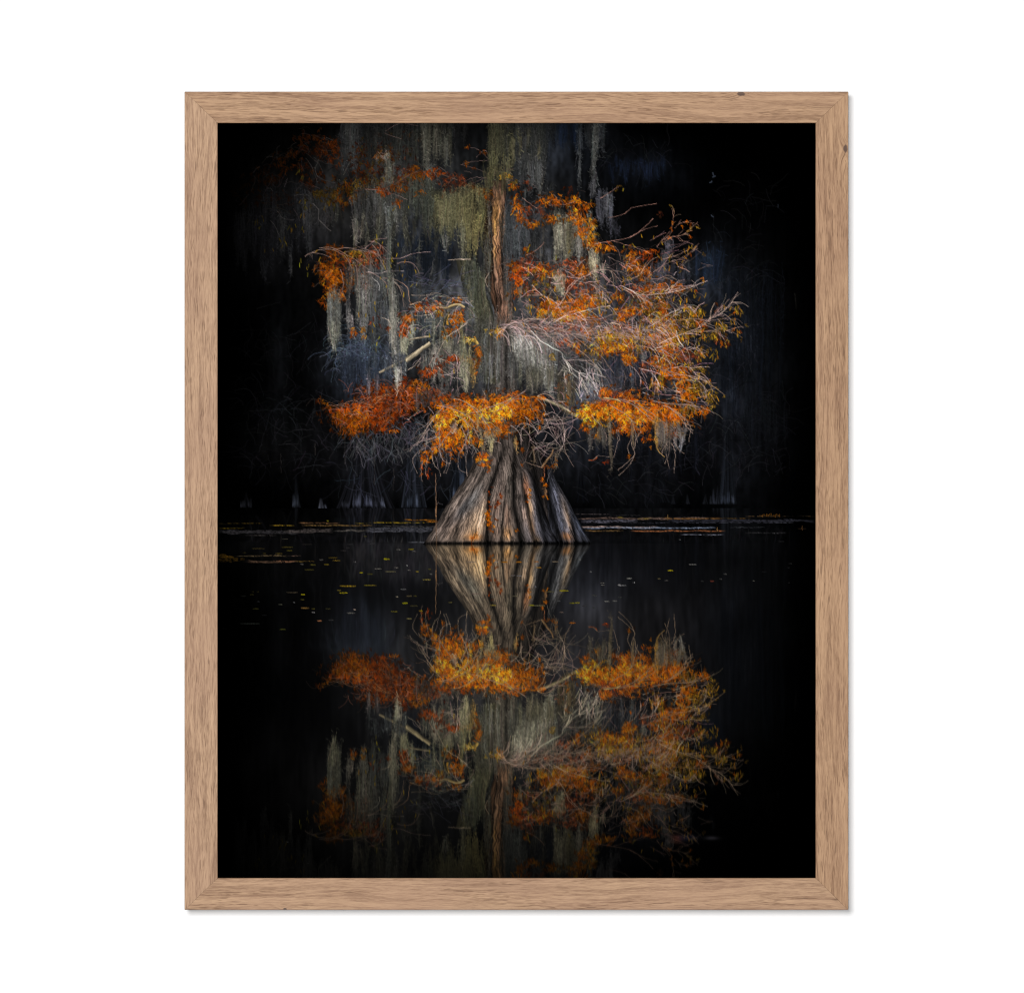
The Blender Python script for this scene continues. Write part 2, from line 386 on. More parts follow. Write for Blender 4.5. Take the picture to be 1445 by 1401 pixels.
# ---------------------------------------------------------------- the big trunk
def trunk(L):
    h, w = HU * S, W * S
    yy = (np.arange(h) + .5) / S + PY0
    xx = (np.arange(w) + .5) / S + PX0
    fib = smooth_noise(h, w, 40 * S, 1.7 * S)
    nz = {}

    def body(ly, lx, ry, rx, wn, valleys, lits, colfn, y0, y1, rag=0.0):
        r0, r1 = int((y0 - PY0) * S), int((y1 - PY0) * S)
        y = yy[r0:r1]
        xl = np.interp(y, ly, lx); xr = np.interp(y, ry, rx)
        xl = xl + rag * (smooth_noise(len(y), 3, 6 * S, 1)[:, 0] - .5) * 2
        xr = xr + rag * (smooth_noise(len(y), 3, 6 * S, 1)[:, 1] - .5) * 2
        c0, c1 = int((xl.min() - PX0 - 2) * S), int((xr.max() - PX0 + 2) * S)
        x = xx[c0:c1][None]
        u = (x - xl[:, None]) / (xr - xl)[:, None]
        inside = (u > 0) & (u < 1)
        n1 = smooth_noise(len(y), 900, 22 * S, 900 / (wn * .8)); n2 = smooth_noise(len(y), 1400, 9 * S, 1400 / (wn * 2.1)); n3 = smooth_noise(len(y), 700, 60 * S, 700 / (wn * .16))
        uw = np.clip(u + .02 * (smooth_noise(len(y), x.shape[1], 18 * S, 8 * S) - .5), 0, .9999)
        R = np.arange(len(y))[:, None]
        f = .7 * n1[R, (uw * 899).astype(int)] + 1.0 * n2[R, (uw * 1399).astype(int)] + .45 * n3[R, (uw * 699).astype(int)]
        f = (f - 1.08)
        br = 1 + .5 * f
        # dark thin cracks
        cr = n2[R, ((uw * 1.07 * 1399).astype(int)) % 1400]
        br *= 1 - .42 * np.clip((.34 - cr) / .16, 0, 1)
        col = colfn(x, y[:, None], u)
        for cx, cy, sx, sy, c, sl in lits:
            g = np.exp(-((x - cx - sl * (y[:, None] - cy)) / sx) ** 2 - ((y[:, None] - cy) / sy) ** 2)
            g = (1.1 * g * (.72 + .6 * np.clip(.5 + f * .9, 0, 1)))[..., None].clip(0, 1)
            col = col * (1 - g) + np.asarray(c, np.float32) * g
            if sum(c) > 480:
                br = br + (1.12 - br) * .5 * g[..., 0]
        for pts, vw, dep in valleys:
            pts = np.asarray(pts, float)
            xv = np.interp(y, pts[:, 1], pts[:, 0]); on = np.interp(y, [pts[0, 1] - 8, pts[0, 1] + 10, pts[-1, 1], pts[-1, 1] + 1], [0, 1, 1, 1 if pts[-1, 1] > 755 else .6])
            if pts[-1, 1] < 750:
                on = on * np.clip((pts[-1, 1] - y) / 14, 0, 1)
            d = (x - xv[:, None]) / (vw * np.interp(y, [pts[0, 1], pts[-1, 1]], [.6, 1.15]))[:, None]
            br = br * (1 - dep * on[:, None] * np.exp(-d * d * (1 + .8 * (d < 0)))) * (1 - .38 * dep * on[:, None] * np.exp(-(d / 2.6) ** 2)) * (1 + .22 * dep * on[:, None] * np.exp(-((np.abs(d) - 3.4) / 1.3) ** 2))
        ed = np.minimum(u, 1 - u) * (xr - xl)[:, None]
        br = br * np.clip(.42 + ed * (.055 if wn > 30 else .16), .42, 1)
        out = np.clip(col * np.clip(br, .06, 1.75)[..., None], 0, 255)
        foot = np.full(x.shape[1], 767.0)
        for pts, vw, dep in valleys:
            if pts[-1][1] > 765:
                foot = foot - 3.0 * dep * np.exp(-((x[0] - pts[-1][0]) / 2.6) ** 2)
        foot = foot - 1.6 * smooth_noise(2, x.shape[1], 1, 5 * S)[0]
        wet = np.clip((foot[None] - y[:, None]) / 3.0, 0, 1)[..., None]
        out = out * (.16 + .84 * wet) if y1 > 760 else out
        sub = L.c[r0:r1, c0:c1]; sub[inside] = out[inside]
        L.a[r0:r1, c0:c1][inside] = 1
        # bark: short dark cracks and pale ridges running with the grain
        nb = int((y1 - y0) * wn * .11)
        by = U(y0 + 2, y1 - 3, nb); bu = U(.01, .99, nb); bl = U(5, 20, nb)
        K = 7
        Yb = np.clip(by[:, None] + bl[:, None] * np.linspace(-.5, .5, K)[None], y0, y1 - .5)
        ub = bu[:, None] + np.cumsum(rng.normal(0, .0022, (nb, K)), 1)
        Xb = np.interp(Yb, y, xl) + ub * (np.interp(Yb, y, xr) - np.interp(Yb, y, xl))
        iy = ((by - PY0) * S).astype(int).clip(0, HU * S - 1); ix = ((Xb[:, K // 2] - PX0) * S).astype(int).clip(0, W * S - 1)
        loc = blur(L.c[r0:r1, c0:c1], 4, 3)[(iy - r0).clip(0, r1 - r0 - 1), (ix - c0).clip(0, c1 - c0 - 1)]
        k = np.where(rng.random(nb) < .56, U(.22, .6, nb), U(1.15, 1.55, nb))[:, None]
        L.lines(np.stack([Xb, Yb], -1), np.where(k[:, 0] < 1, U(.4, .9, nb), U(.35, .6, nb)), np.clip(loc * k + (k > 1) * 3, 0, 255), al=.66, taper=.5, chunk=200)

    grey = np.array((98, 97, 108), np.float32); brown = np.array((128, 113, 104), np.float32)

    def flare_col(x, y, u):
        k = np.clip((x - 728) / 40, 0, 1)[..., None]
        c = brown * (1 - k) + grey * k
        # darker in the upper part under the foliage, darker at the waterline
        g = np.interp(y, [600, 640, 690, 740, 758, 767], [.56, .64, .92, 1.14, 1.0, .6])[..., None]
        return c * g
    # shaded back of the flare, between the ribs
    body([590, 650, 700, 767], [724, 728, 735, 750], [590, 640, 668, 700, 767], [742, 766, 780, 786, 800], 50, [([(748, 600), (752, 650), (762, 720)], 5, .6), ([(765, 640), (770, 690), (778, 730)], 4, .6)], [],
         lambda x, y, u: np.broadcast_to(np.array((58, 52, 50), np.float32), u.shape + (3,)) * np.interp(y, [590, 640, 700], [.6, .8, 1.0])[..., None], 590, 740, 1.5)
    # right-hand buttress, behind
    body([655, 690, 720, 767], [767, 769, 773, 778], [655, 678, 701, 725, 748, 760, 767], [777, 785, 799, 811, 823, 831, 834], 40,
         [([(770, 660), (774, 700), (780, 730), (792, 766)], 4.5, 0.76), ([(806, 735), (810, 750), (813, 767)], 3.5, 0.80), ([(788, 690), (793, 730), (800, 767)], 2.0, 0.28), ([(819, 752), (824, 767)], 2.5, 0.67)],
         [(798, 722, 5, 26, (122, 108, 100), .2), (800, 757, 8, 5, (176, 122, 82), .4), (803, 735, 2, 18, (150, 122, 102), .2), (818, 742, 5, 14, (92, 98, 116), .5)],
         lambda x, y, u: np.broadcast_to(np.array((98, 99, 112), np.float32), u.shape + (3,)) * np.interp(y, [660, 700, 750, 767], [.7, 1.0, 1.1, .7])[..., None], 656, 767.3, .7)
    body([560, 610, 625, 638, 653, 663, 674, 688, 707, 734, 752, 760, 767], [684, 680, 675, 672, 667.5, 663, 657, 647, 634, 618.5, 608, 602, 597.5],
         [560, 610, 637, 657, 668, 690, 720, 750, 767], [728, 729, 735, 743, 751, 759, 768, 779, 789], 90,
         [([(708, 640), (698, 672), (690, 694), (688, 730), (687, 767)], 3.2, 0.86), ([(726, 640), (724, 676), (725, 715), (731, 744), (736, 767)], 4.0, 0.80),
          ([(714, 690), (709, 740), (708, 767)], 2.2, 0.56), ([(740, 690), (746, 722), (749, 744), (755, 767)], 2.6, 0.67),
          ([(752, 668), (756, 690), (768, 725), (784, 756), (788, 767)], 3.6, 0.76), ([(757, 705), (763, 735), (771, 767)], 4.5, 0.76),
          ([(690, 655), (676, 680), (665, 698)], 1.8, 0.47), ([(735, 660), (738, 700), (741, 720)], 2.2, 0.52), ([(700, 700), (697, 735), (693, 767)], 1.6, 0.33),
          ([(668, 690), (652, 720), (640, 767)], 2.0, 0.38), ([(640, 720), (626, 745), (615, 767)], 2.0, 0.33), ([(718, 700), (717, 740), (722, 767)], 1.5, 0.38)],
         [(672, 738, 11, 17, (226, 188, 150), -.3), (681, 730, 6, 20, (208, 172, 142), -.1), (656, 742, 8, 14, (176, 146, 122), -.6), (662, 752, 12, 8, (190, 150, 112), -.5), (669, 758, 10, 4, (196, 124, 62), 0), (646, 748, 16, 14, (132, 112, 98), -.6),
          (636, 735, 10, 16, (116, 100, 92), -.8), (702, 712, 6, 22, (128, 106, 94), -.2), (699, 748, 7, 14, (126, 104, 90), 0), (716, 752, 6, 9, (190, 140, 92), 0), (716, 728, 5, 18, (140, 112, 96), 0),
          (743, 690, 4, 15, (186, 122, 88), .1), (748, 716, 4, 12, (204, 166, 130), .1), (750, 742, 4, 18, (170, 132, 102), .2), (740, 726, 4, 12, (140, 118, 106), 0), (757, 762, 5, 5, (150, 122, 98), 0),
          (668, 705, 7, 18, (124, 118, 114), -.5), (655, 715, 6, 16, (112, 108, 108), -.7), (720, 690, 5, 26, (110, 100, 92), 0), (705, 680, 4, 20, (96, 84, 78), 0)],
         flare_col, 560, 767.3, .8)
    # upper bole behind the moss
    dk = np.array((100, 92, 86), np.float32)
    body([430, 470, 560, 612], [700, 692, 684, 681], [430, 480, 560, 612], [722, 728, 731, 730], 40, [([(690, 470), (690, 612)], 4, .5), ([(712, 440), (716, 612)], 3, .5)], [],
         lambda x, y, u: np.broadcast_to(dk, u.shape + (3,)) * np.interp(y, [430, 520, 612], [1.1, .95, .9])[..., None], 430, 612, 1.0)
    body([255, 280, 330, 380, 435, 490], [692, 693, 692, 694, 699, 703], [255, 300, 340, 400, 435, 490], [713, 714, 718, 724, 724, 720], 26,
         [([(691, 288), (692, 340), (695, 400), (701, 434)], 2.6, .75), ([(709, 290), (707, 345), (710, 400), (714, 434)], 1.8, .6), ([(701, 340), (704, 400), (706, 434)], 1.5, .5)],
         [(701, 306, 6.5, 24, (186, 134, 76), 0), (703, 332, 6, 24, (166, 124, 90), 0), (698, 318, 2, 18, (214, 158, 88), .05), (704, 365, 4, 22, (170, 118, 84), .05), (712, 375, 4, 40, (166, 132, 110), .05), (708, 320, 3, 30, (158, 118, 86), .05), (696, 380, 4, 30, (150, 116, 94), .05), (698, 356, 2, 14, (214, 160, 100), .1)],
         lambda x, y, u: np.broadcast_to(np.array((150, 112, 92), np.float32), u.shape + (3,)) * np.interp(y, [255, 285, 340, 400, 435], [.4, .8, 1.0, 1.05, .95])[..., None] * np.interp(y, [435, 485], [1, .45])[..., None], 255, 488, 2.2)
    body([268, 330, 400, 440], [683, 683, 685, 700], [268, 330, 400, 440], [693, 693, 698, 703], 14, [([(687, 285), (688, 330), (690, 400)], 3, .6)], [(690, 330, 2, 30, (120, 66, 28), .03)],
         lambda x, y, u: np.broadcast_to(np.array((84, 60, 46), np.float32), u.shape + (3,)) + 0 * u[..., None], 272, 440, 1)


# ---------------------------------------------------------------- the near tree
PINK = (172, 142, 130)
PALE = (206, 196, 188)


def near_tree(L):
    for x0, x1, y0, y1, c_, n_ in ((470, 640, 230, 330, (52, 51, 46), 26), (520, 690, 320, 470, (54, 54, 52), 24), (480, 560, 380, 500, (62, 62, 60), 14), (570, 690, 430, 560, (66, 64, 60), 20), (700, 780, 250, 400, (54, 54, 54), 16), (760, 860, 320, 430, (58, 55, 52), 16), (860, 960, 350, 470, (48, 47, 50), 16), (720, 860, 470, 560, (66, 64, 61), 22), (860, 960, 480, 560, (44, 44, 48), 14), (340, 470, 250, 370, (26, 26, 28), 18)):
        for k in range(int(n_ * .7)):
            x, y = U(x0, x1), U(y0, y1 - 40)
            tuft(L, x, y, min(y1, y + U(30, 95)), U(4, 12), np.array(c_) * U(.35, 1.35), .7, .12, rng.normal(0, 3))
    # ---- dim upper left
    for cx, cy, rx, ry, n, g in ((440, 202, 26, 16, 500, .30), (412, 226, 26, 18, 420, .24), (374, 248, 22, 14, 300, .2), (396, 284, 26, 14, 300, .22), (466, 214, 16, 20, 360, .42), (440, 250, 18, 18, 260, .26),
                                 (350, 275, 22, 20, 180, .13), (500, 215, 20, 16, 200, .3)):
        leaves(L, cx, cy, rx, ry, n, RED, g)
    curtain(L, 330, 420, 300, 395, (30, 30, 33), 15, 11, .7, .45)
    curtain(L, 375, 440, 262, 372, (30, 30, 32), 12, 11, .6, .4)
    curtain(L, 428, 475, 275, 345, (52, 51, 50), 9, 10, .8, .4)
    tuft(L, 372, 365, 402, 11, (34, 34, 37)); tuft(L, 410, 350, 402, 4, (62, 62, 62)); tuft(L, 398, 300, 372, 12, (46, 46, 46)); tuft(L, 345, 345, 390, 9, (26, 26, 28)); tuft(L, 436, 300, 378, 9, (40, 40, 42))
    curtain(L, 481, 509, 168, 262, (50, 51, 52), 8, 11, 1.1, .2); curtain(L, 483, 506, 170, 240, (62, 62, 60), 5, 9, .8, .25)
    for pts, g in (([(441, 287), (449, 295), (450, 309), (458, 318), (467, 326)], 100), ([(381, 311), (388, 319), (394, 334)], 84), ([(390, 297), (400, 308), (414, 311)], 74), ([(444, 236), (449, 250), (472, 258)], 74), ([(442, 222), (455, 229), (476, 233)], 50), ([(495, 300), (510, 287), (515, 280)], 80), ([(460, 194), (470, 198)], 70), ([(376, 222), (384, 220)], 56), ([(431, 223), (440, 236), (448, 258)], 62)):
        stroke(L, pts, .7, (g, g * .93, g * .9))
    for _ in range(60):
        P = walk([U(350, 500)], [U(200, 320)], U(-3, 3), U(8, 26), .2, 0, 1, 9); L.lines(P, .45, jit((46, 40, 38), 1, .4))
    catkins(L, [(428, 280), (430, 290), (424, 240), (426, 246), (370, 310), (368, 318), (362, 312), (396, 338), (400, 342), (404, 336), (412, 320), (376, 350), (426, 300), (452, 272), (466, 280), (472, 285), (425, 320), (414, 316)], gain=.42, n_each=2, spread=2.5)
    # ---- top, left of the bole
    clumps = ((486, 272, 14, 12, 380, ORANGE, .55), (455, 276, 16, 8, 180, OLIVE, .5), (518, 264, 16, 10, 260, OLIVE, .7), (512, 230, 12, 20, 200, RED, .5), (556, 262, 22, 10, 420, RUST, .8), (576, 252, 18, 10, 300, RUST, .75), (545, 200, 22, 14, 200, RUST, .5), (548, 217, 14, 6, 160, ORANGE, .5), (590, 190, 12, 5, 80, RED, .8), (530, 245, 16, 14, 160, RED, .5), (565, 225, 22, 16, 120, RUST, .5))
    haze(L, clumps, 1.8)
    for x, y, rx, ry, n, pal, g in clumps:
        leaves(L, x, y, rx * 1.35, ry * 1.5, int(n * .9), pal, g * .7)
        leaves(L, x, y, rx * 1.4, ry * 1.6, int(n * .3), OLIVE, g * .6)
    curtain(L, 515, 560, 168, 240, (40, 40, 38), 9, 12, .7, .3); curtain(L, 556, 600, 168, 262, (42, 43, 40), 8, 11, .7)
    curtain(L, 595, 636, 168, 246, (72, 70, 60), 8, 10, 1.0, .25); curtain(L, 625, 660, 168, 215, (38, 38, 38), 6, 9, .8)
    tuft(L, 604, 225, 332, 11, (96, 96, 90), 1.1, .4); tuft(L, 600, 170, 280, 9, (84, 82, 72), 1.1, .5); tuft(L, 629, 190, 246, 9, (84, 82, 74)); tuft(L, 618, 185, 232, 6, (78, 76, 68)); tuft(L, 613, 172, 236, 5, (84, 80, 70))
    tuft(L, 548, 215, 272, 12, (86, 84, 74)); tuft(L, 552, 230, 300, 9, (82, 82, 72))
    curtain(L, 520, 575, 262, 345, (66, 66, 62), 13, 10, 1.0, .4); curtain(L, 500, 530, 270, 350, (58, 57, 56), 7, 10, .9, .4)
    tuft(L, 547, 290, 338, 10, (116, 116, 116)); tuft(L, 556, 282, 340, 12, (84, 84, 78)); tuft(L, 500, 305, 345, 11, (92, 88, 82)); tuft(L, 503, 318, 352, 10, (104, 96, 90)); tuft(L, 535, 285, 335, 9, (64, 62, 58))
    leaves(L, 540, 218, 12, 5, 160, [(120, 110, 100), (140, 84, 40), (100, 70, 40), (150, 140, 130)], .8)
    curtain(L, 575, 612, 250, 330, (62, 64, 56), 8, 10, .9, .4)
    for k in range(46):
        x = U(500, 662); y = U(290, 335)
        tuft(L, x, y, y + U(22, 60), U(2, 4.5), np.array((86, 84, 72)) * U(.5, 1.15), .9, .08, rng.normal(0, 3))
    # arching limb with rusty leaves
    for k in range(3):
        stroke(L, [(513, 266), (540, 266), (563, 256), (583, 244), (608, 242), (640, 252), (668, 264), (692, 272)], 1.2, (84, 60, 48), 30)
    for x, y, r, n, pal, g in ((586, 236, 5, 90, ORANGE, .6), (590, 246, 10, 150, ORANGE, .6), (612, 243, 11, 150, RED, .9), (640, 252, 16, 220, RUST, .75), (668, 265, 5, 90, ORANGE, .85), (684, 271, 9, 170, ORANGE, .7), (655, 262, 14, 120, RUST, .7), (625, 277, 4, 40, RED, .8), (592, 270, 4, 30, ORANGE, .8), (563, 284, 4, 50, ORANGE, .85), (640, 270, 14, 60, RUST, .7), (562, 264, 9, 120, ORANGE, .6), (541, 268, 8, 120, RED, .9)):
        leaves(L, x, y, r * 1.15, r * .6, n, pal, g * .78)
    # twigs by the bole, upper
    for pts in ([(690, 225), (676, 212), (664, 208)], [(690, 221), (684, 212), (672, 222)], [(688, 226), (668, 228), (652, 231)], [(692, 247), (672, 238), (650, 232)], [(690, 252), (672, 250), (655, 256)], [(686, 250), (668, 258), (662, 262)], [(515, 267), (545, 270), (575, 282)], [(543, 185), (565, 174), (590, 178)], [(542, 188), (566, 196)]):
        stroke(L, pts, .75, (120, 96, 90))
    for x, y in ((662, 206), (680, 213), (656, 229), (672, 237)):
        leaves(L, x, y, 3, 2.4, 16, ORANGE, .55)
    # olive moss hanging under the limb
    OL = (92, 88, 64)
    curtain(L, 608, 662, 272, 352, (78, 76, 58), 12, 12, 1.1, .4); curtain(L, 612, 650, 280, 342, OL, 10, 10, 1.0, .6)
    tuft(L, 622, 285, 330, 22, (92, 87, 64), 1.0, .4); tuft(L, 628, 330, 360, 12, (104, 104, 98), .5, .3); tuft(L, 640, 275, 350, 12, OL); tuft(L, 655, 268, 366, 12, (104, 98, 70)); tuft(L, 648, 272, 340, 12, (98, 92, 66))
    curtain(L, 655, 684, 268, 368, (88, 83, 58), 9, 10, 1.0, .6); tuft(L, 676, 300, 368, 17, (120, 110, 72), 1.1, .5); tuft(L, 664, 285, 375, 13, (98, 92, 64)); tuft(L, 653, 320, 372, 10, (108, 106, 86))
    curtain(L, 585, 612, 280, 330, (60, 62, 54), 6, 10, .9)
    # moss above the bole
    curtain(L, 688, 708, 168, 268, (66, 64, 48), 6, 11, 1.1, .2); curtain(L, 712, 732, 168, 246, (56, 56, 48), 5, 10, 1.0); curtain(L, 728, 772, 168, 272, (56, 56, 54), 10, 12, 1.0, .25)
    tuft(L, 722, 190, 248, 9, (104, 100, 72)); tuft(L, 733, 185, 226, 5, (114, 110, 80)); tuft(L, 747, 180, 210, 6, (84, 82, 66)); tuft(L, 760, 205, 236, 6, (92, 88, 68)); tuft(L, 763, 236, 278, 11, (100, 97, 88)); tuft(L, 750, 220, 268, 14, (74, 73, 68)); tuft(L, 696, 215, 268, 9, (92, 90, 62)); tuft(L, 715, 225, 268, 11, (104, 98, 70))
    curtain(L, 735, 765, 225, 285, (66, 66, 66), 8, 10, 1.0)
    leaves(L, 713, 247, 9, 4, 90, OLIVE, .9); leaves(L, 724, 258, 3, 8, 60, OLIVE, .8); leaves(L, 725, 262, 4, 3, 50, ORANGE, .7)
    for x, y1 in ((690, 276), (696, 270), (703, 274), (709, 282), (686, 290)):
        tuft(L, x, 236, y1, 8, np.array((88, 82, 58)) * U(.7, 1.1))
    for k in range(5):
        x = U(683, 692); y = U(268, 380)
        tuft(L, x, y, y + U(22, 50), 5, np.array((96, 90, 62)) * U(.6, 1.05), .8)
    for k in range(12):
        x = rng.choice([U(685, 693), U(710, 726)]); y = U(265, 430)
        tuft(L, x, y, y + U(25, 60), 5, np.array((92, 90, 84)) * U(.7, 1.1), .8)
    # right of the bole: grey fibrous moss
    curtain(L, 714, 732, 290, 440, (62, 64, 66), 8, 9, 1.1, .25, hair=.6); curtain(L, 722, 745, 310, 372, (70, 72, 74), 7, 8, .9)
    # right upper moss
    curtain(L, 770, 786, 168, 215, (40, 42, 44), 4, 8, .9); tuft(L, 816, 178, 282, 5, (78, 80, 80), 1.1, .3); tuft(L, 819, 172, 222, 9, (54, 58, 62)); curtain(L, 828, 852, 168, 226, (52, 54, 56), 6, 9, 1.0); tuft(L, 840, 170, 262, 14, (84, 84, 80), 1.2, .35); tuft(L, 839, 240, 284, 7, (88, 88, 88)); tuft(L, 834, 258, 284, 7, (74, 74, 76))
    curtain(L, 842, 866, 275, 335, (70, 70, 76), 7, 10, 1.0); curtain(L, 860, 874, 310, 340, (50, 50, 56), 3, 8, 1.0); tuft(L, 857, 275, 306, 9, (92, 92, 94)); curtain(L, 730, 765, 290, 340, (60, 60, 62), 7, 9, .9)
    curtain(L, 782, 820, 305, 395, (98, 94, 82), 10, 11, 1.2, .3); tuft(L, 790, 306, 372, 13, (140, 134, 116), 1.3, .6); tuft(L, 785, 312, 386, 9, (122, 118, 104)); tuft(L, 803, 312, 380, 12, (96, 88, 70)); tuft(L, 818, 330, 380, 10, (128, 126, 120))
    tuft(L, 838, 345, 408, 14, (160, 150, 126), 1.4, .5, 6); tuft(L, 826, 310, 360, 9, (112, 108, 102), lean=10); tuft(L, 832, 300, 345, 8, (120, 118, 112), lean=12)
    # ---- upper right orange band
    G = .86
    clumps = ((781, 277, 5, 6, 70, ORANGE, .75), (768, 284, 8, 5, 80, ORANGE, .8), (792, 285, 14, 4, 130, ORANGE, .85), (812, 282, 7, 5, 90, ORANGE, .95), (810, 300, 7, 9, 140, ORANGE, .95), (819, 309, 6, 8, 100, ORANGE, .95), (819, 326, 5, 8, 120, ORANGE, .98), (825, 289, 7, 5, 90, ORANGE, .8), (835, 315, 5, 9, 110, GOLD, .85), (833, 329, 6, 8, 110, GOLD, .85), (832, 342, 7, 5, 90, GOLD, .85), (846, 345, 10, 5, 120, ORANGE, .9),
                                    (778, 308, 8, 7, 100, ORANGE, .7), (752, 315, 7, 6, 90, ORANGE, .75), (733, 301, 6, 9, 120, ORANGE, .85), (729, 285, 5, 9, 90, ORANGE, .8), (742, 298, 9, 9, 80, RUST, .8), (744, 353, 6, 6, 60, ORANGE, .6), (893, 357, 6, 7, 110, ORANGE, .85), (919, 355, 8, 4, 70, RED, 1.0), (858, 349, 9, 4, 80, ORANGE, .75), (768, 298, 9, 6, 60, RUST, .8), (745, 262, 12, 12, 30, RUST, .7), (805, 268, 8, 6, 30, RED, .7), (905, 360, 14, 6, 90, RED, 1.0), (872, 265, 3, 3, 16, OLIVE, .6), (935, 300, 3, 4, 14, RUST, .6))
    haze(L, clumps)
    for x, y, rx, ry, n, pal, g in clumps:
        leaves(L, x, y, rx, ry, n, pal, g)
    for pts, w in (([(737, 279), (752, 290), (758, 294)], .9), ([(847, 280), (860, 272), (873, 263)], .8), ([(858, 307), (880, 302), (893, 293), (927, 287)], .9), ([(839, 344), (862, 340), (886, 336), (905, 325), (922, 308)], 1.0), ([(888, 335), (905, 326), (928, 318)], .7), ([(866, 340), (886, 346), (905, 352), (920, 358)], .9), ([(775, 290), (798, 288), (812, 284)], .8), ([(927, 348), (936, 337), (946, 326)], .9), ([(743, 360), (758, 352), (768, 342)], 1.0), ([(860, 345), (872, 352), (876, 368)], .8)):
        stroke(L, pts, w, (164, 120, 106))
    catkins(L, [(923, 332), (905, 330), (835, 281), (803, 308), (748, 345), (746, 350), (785, 360), (880, 362), (881, 345), (892, 343), (805, 352), (934, 340), (880, 265)], gain=.85)
    # ---- left hanging clump
    clumps = ((460, 378, 12, 9, 280, ORANGE, .68), (466, 392, 13, 11, 360, ORANGE, .78), (476, 390, 8, 12, 180, ORANGE, .7), (466, 412, 9, 8, 200, ORANGE, .8), (480, 418, 5, 7, 120, ORANGE, .8), (457, 424, 3, 6, 50, ORANGE, .8), (506, 386, 11, 10, 260, ORANGE, .78), (490, 396, 8, 12, 150, ORANGE, .6), (480, 362, 18, 9, 260, ORANGE, .6), (505, 362, 20, 9, 260, OLIVE, .7), (520, 365, 14, 12, 160, RUST, .9), (516, 402, 5, 4, 50, RED, .95), (468, 432, 5, 4, 36, ORANGE, .6), (470, 350, 14, 6, 120, ORANGE, .5), (535, 352, 10, 8, 90, RUST, .9), (495, 372, 24, 12, 200, RUST, .8))
    haze(L, clumps)
    for x, y, rx, ry, n, pal, g in clumps:
        leaves(L, x, y, rx, ry, n, pal, g)
    curtain(L, 488, 530, 375, 440, (78, 76, 74), 9, 10, .8); curtain(L, 462, 480, 415, 500, (104, 104, 98), 5, 8, 1.0, .3)
    tuft(L, 464, 418, 492, 6, (112, 113, 108)); tuft(L, 477, 418, 488, 6, (110, 110, 104)); tuft(L, 470, 452, 508, 13, (136, 134, 120), 1.2, .12)
    tuft(L, 492, 425, 476, 9, (112, 108, 106)); tuft(L, 505, 395, 466, 8, (128, 122, 112)); tuft(L, 515, 400, 482, 11, (118, 114, 108)); tuft(L, 496, 445, 480, 9, (136, 130, 126)); tuft(L, 512, 440, 490, 13, (116, 114, 110)); tuft(L, 523, 380, 462, 8, (96, 94, 88)); tuft(L, 534, 392, 470, 13, (84, 84, 82)); tuft(L, 541, 372, 455, 9, (92, 92, 88)); curtain(L, 522, 552, 430, 500, (72, 74, 76), 7, 9, .8)
    leaves(L, 498, 470, 4, 6, 60, ORANGE, .75); leaves(L, 514, 470, 3, 7, 50, GOLD, .65); leaves(L, 528, 452, 8, 8, 30, RUST, .8)
    ps = []
    for x, y, a, l in ((430, 362, -.7, 40), (440, 356, -.5, 70), (450, 350, -.25, 80), (470, 352, -.3, 70), (510, 350, .2, 60), (520, 340, .3, 46), (525, 345, .9, 40), (560, 372, -.35, 40), (516, 384, -.1, 56), (540, 392, .1, 42), (555, 398, .6, 40), (498, 370, .9, 40), (480, 380, .9, 40)):
        ps += twigs(L, x, y, a, l, PINK, .75, .3, 1.0, 4, 1, .5, .8)
    stroke(L, [(515, 350), (525, 342), (533, 337), (546, 336)], .9, (190, 150, 146)); stroke(L, [(543, 365), (565, 364), (582, 358), (608, 355)], .9, (170, 140, 136)); stroke(L, [(519, 383), (535, 386), (545, 383), (570, 382)], 1.0, (196, 176, 172)); stroke(L, [(552, 392), (572, 402), (577, 416), (578, 426), (590, 430)], 1.0, (170, 130, 108)); stroke(L, [(524, 391), (534, 400), (535, 410)], .8, PALE)
    catkins(L, [(423, 370), (424, 364), (433, 376), (436, 372), (434, 384), (448, 352), (452, 362), (456, 392), (458, 398), (450, 366), (470, 372), (500, 372), (511, 370), (541, 366), (543, 374), (551, 366), (550, 372), (563, 375), (568, 386), (572, 392), (585, 380), (588, 398), (549, 392), (545, 402), (570, 412), (529, 425), (528, 432), (516, 442), (526, 455), (525, 464), (532, 482), (530, 490), (536, 474), (560, 357), (553, 362), (540, 340), (562, 342), (576, 290), (558, 292), (531, 330), (529, 336), (537, 390), (550, 402), (506, 440), (583, 400), (572, 366)], gain=.8)
    # ---- long pale tufts, left of centre
    tuft(L, 552, 385, 470, 8, (112, 110, 100)); tuft(L, 556, 392, 520, 9, (116, 114, 106), 1.1, .7); tuft(L, 555, 440, 512, 14, (136, 132, 120), 1.2, .8); tuft(L, 557, 495, 562, 14, (172, 165, 154), 1.3, .25, 5); tuft(L, 548, 300, 420, 8, (92, 92, 84)); tuft(L, 564, 470, 520, 9, (96, 96, 88))
    curtain(L, 565, 585, 446, 505, (126, 122, 104), 4, 9, 1.1); tuft(L, 571, 468, 510, 15, (156, 152, 130), 1.3, .5); tuft(L, 580, 445, 492, 10, (128, 128, 116)); tuft(L, 571, 505, 532, 7, (120, 122, 122))
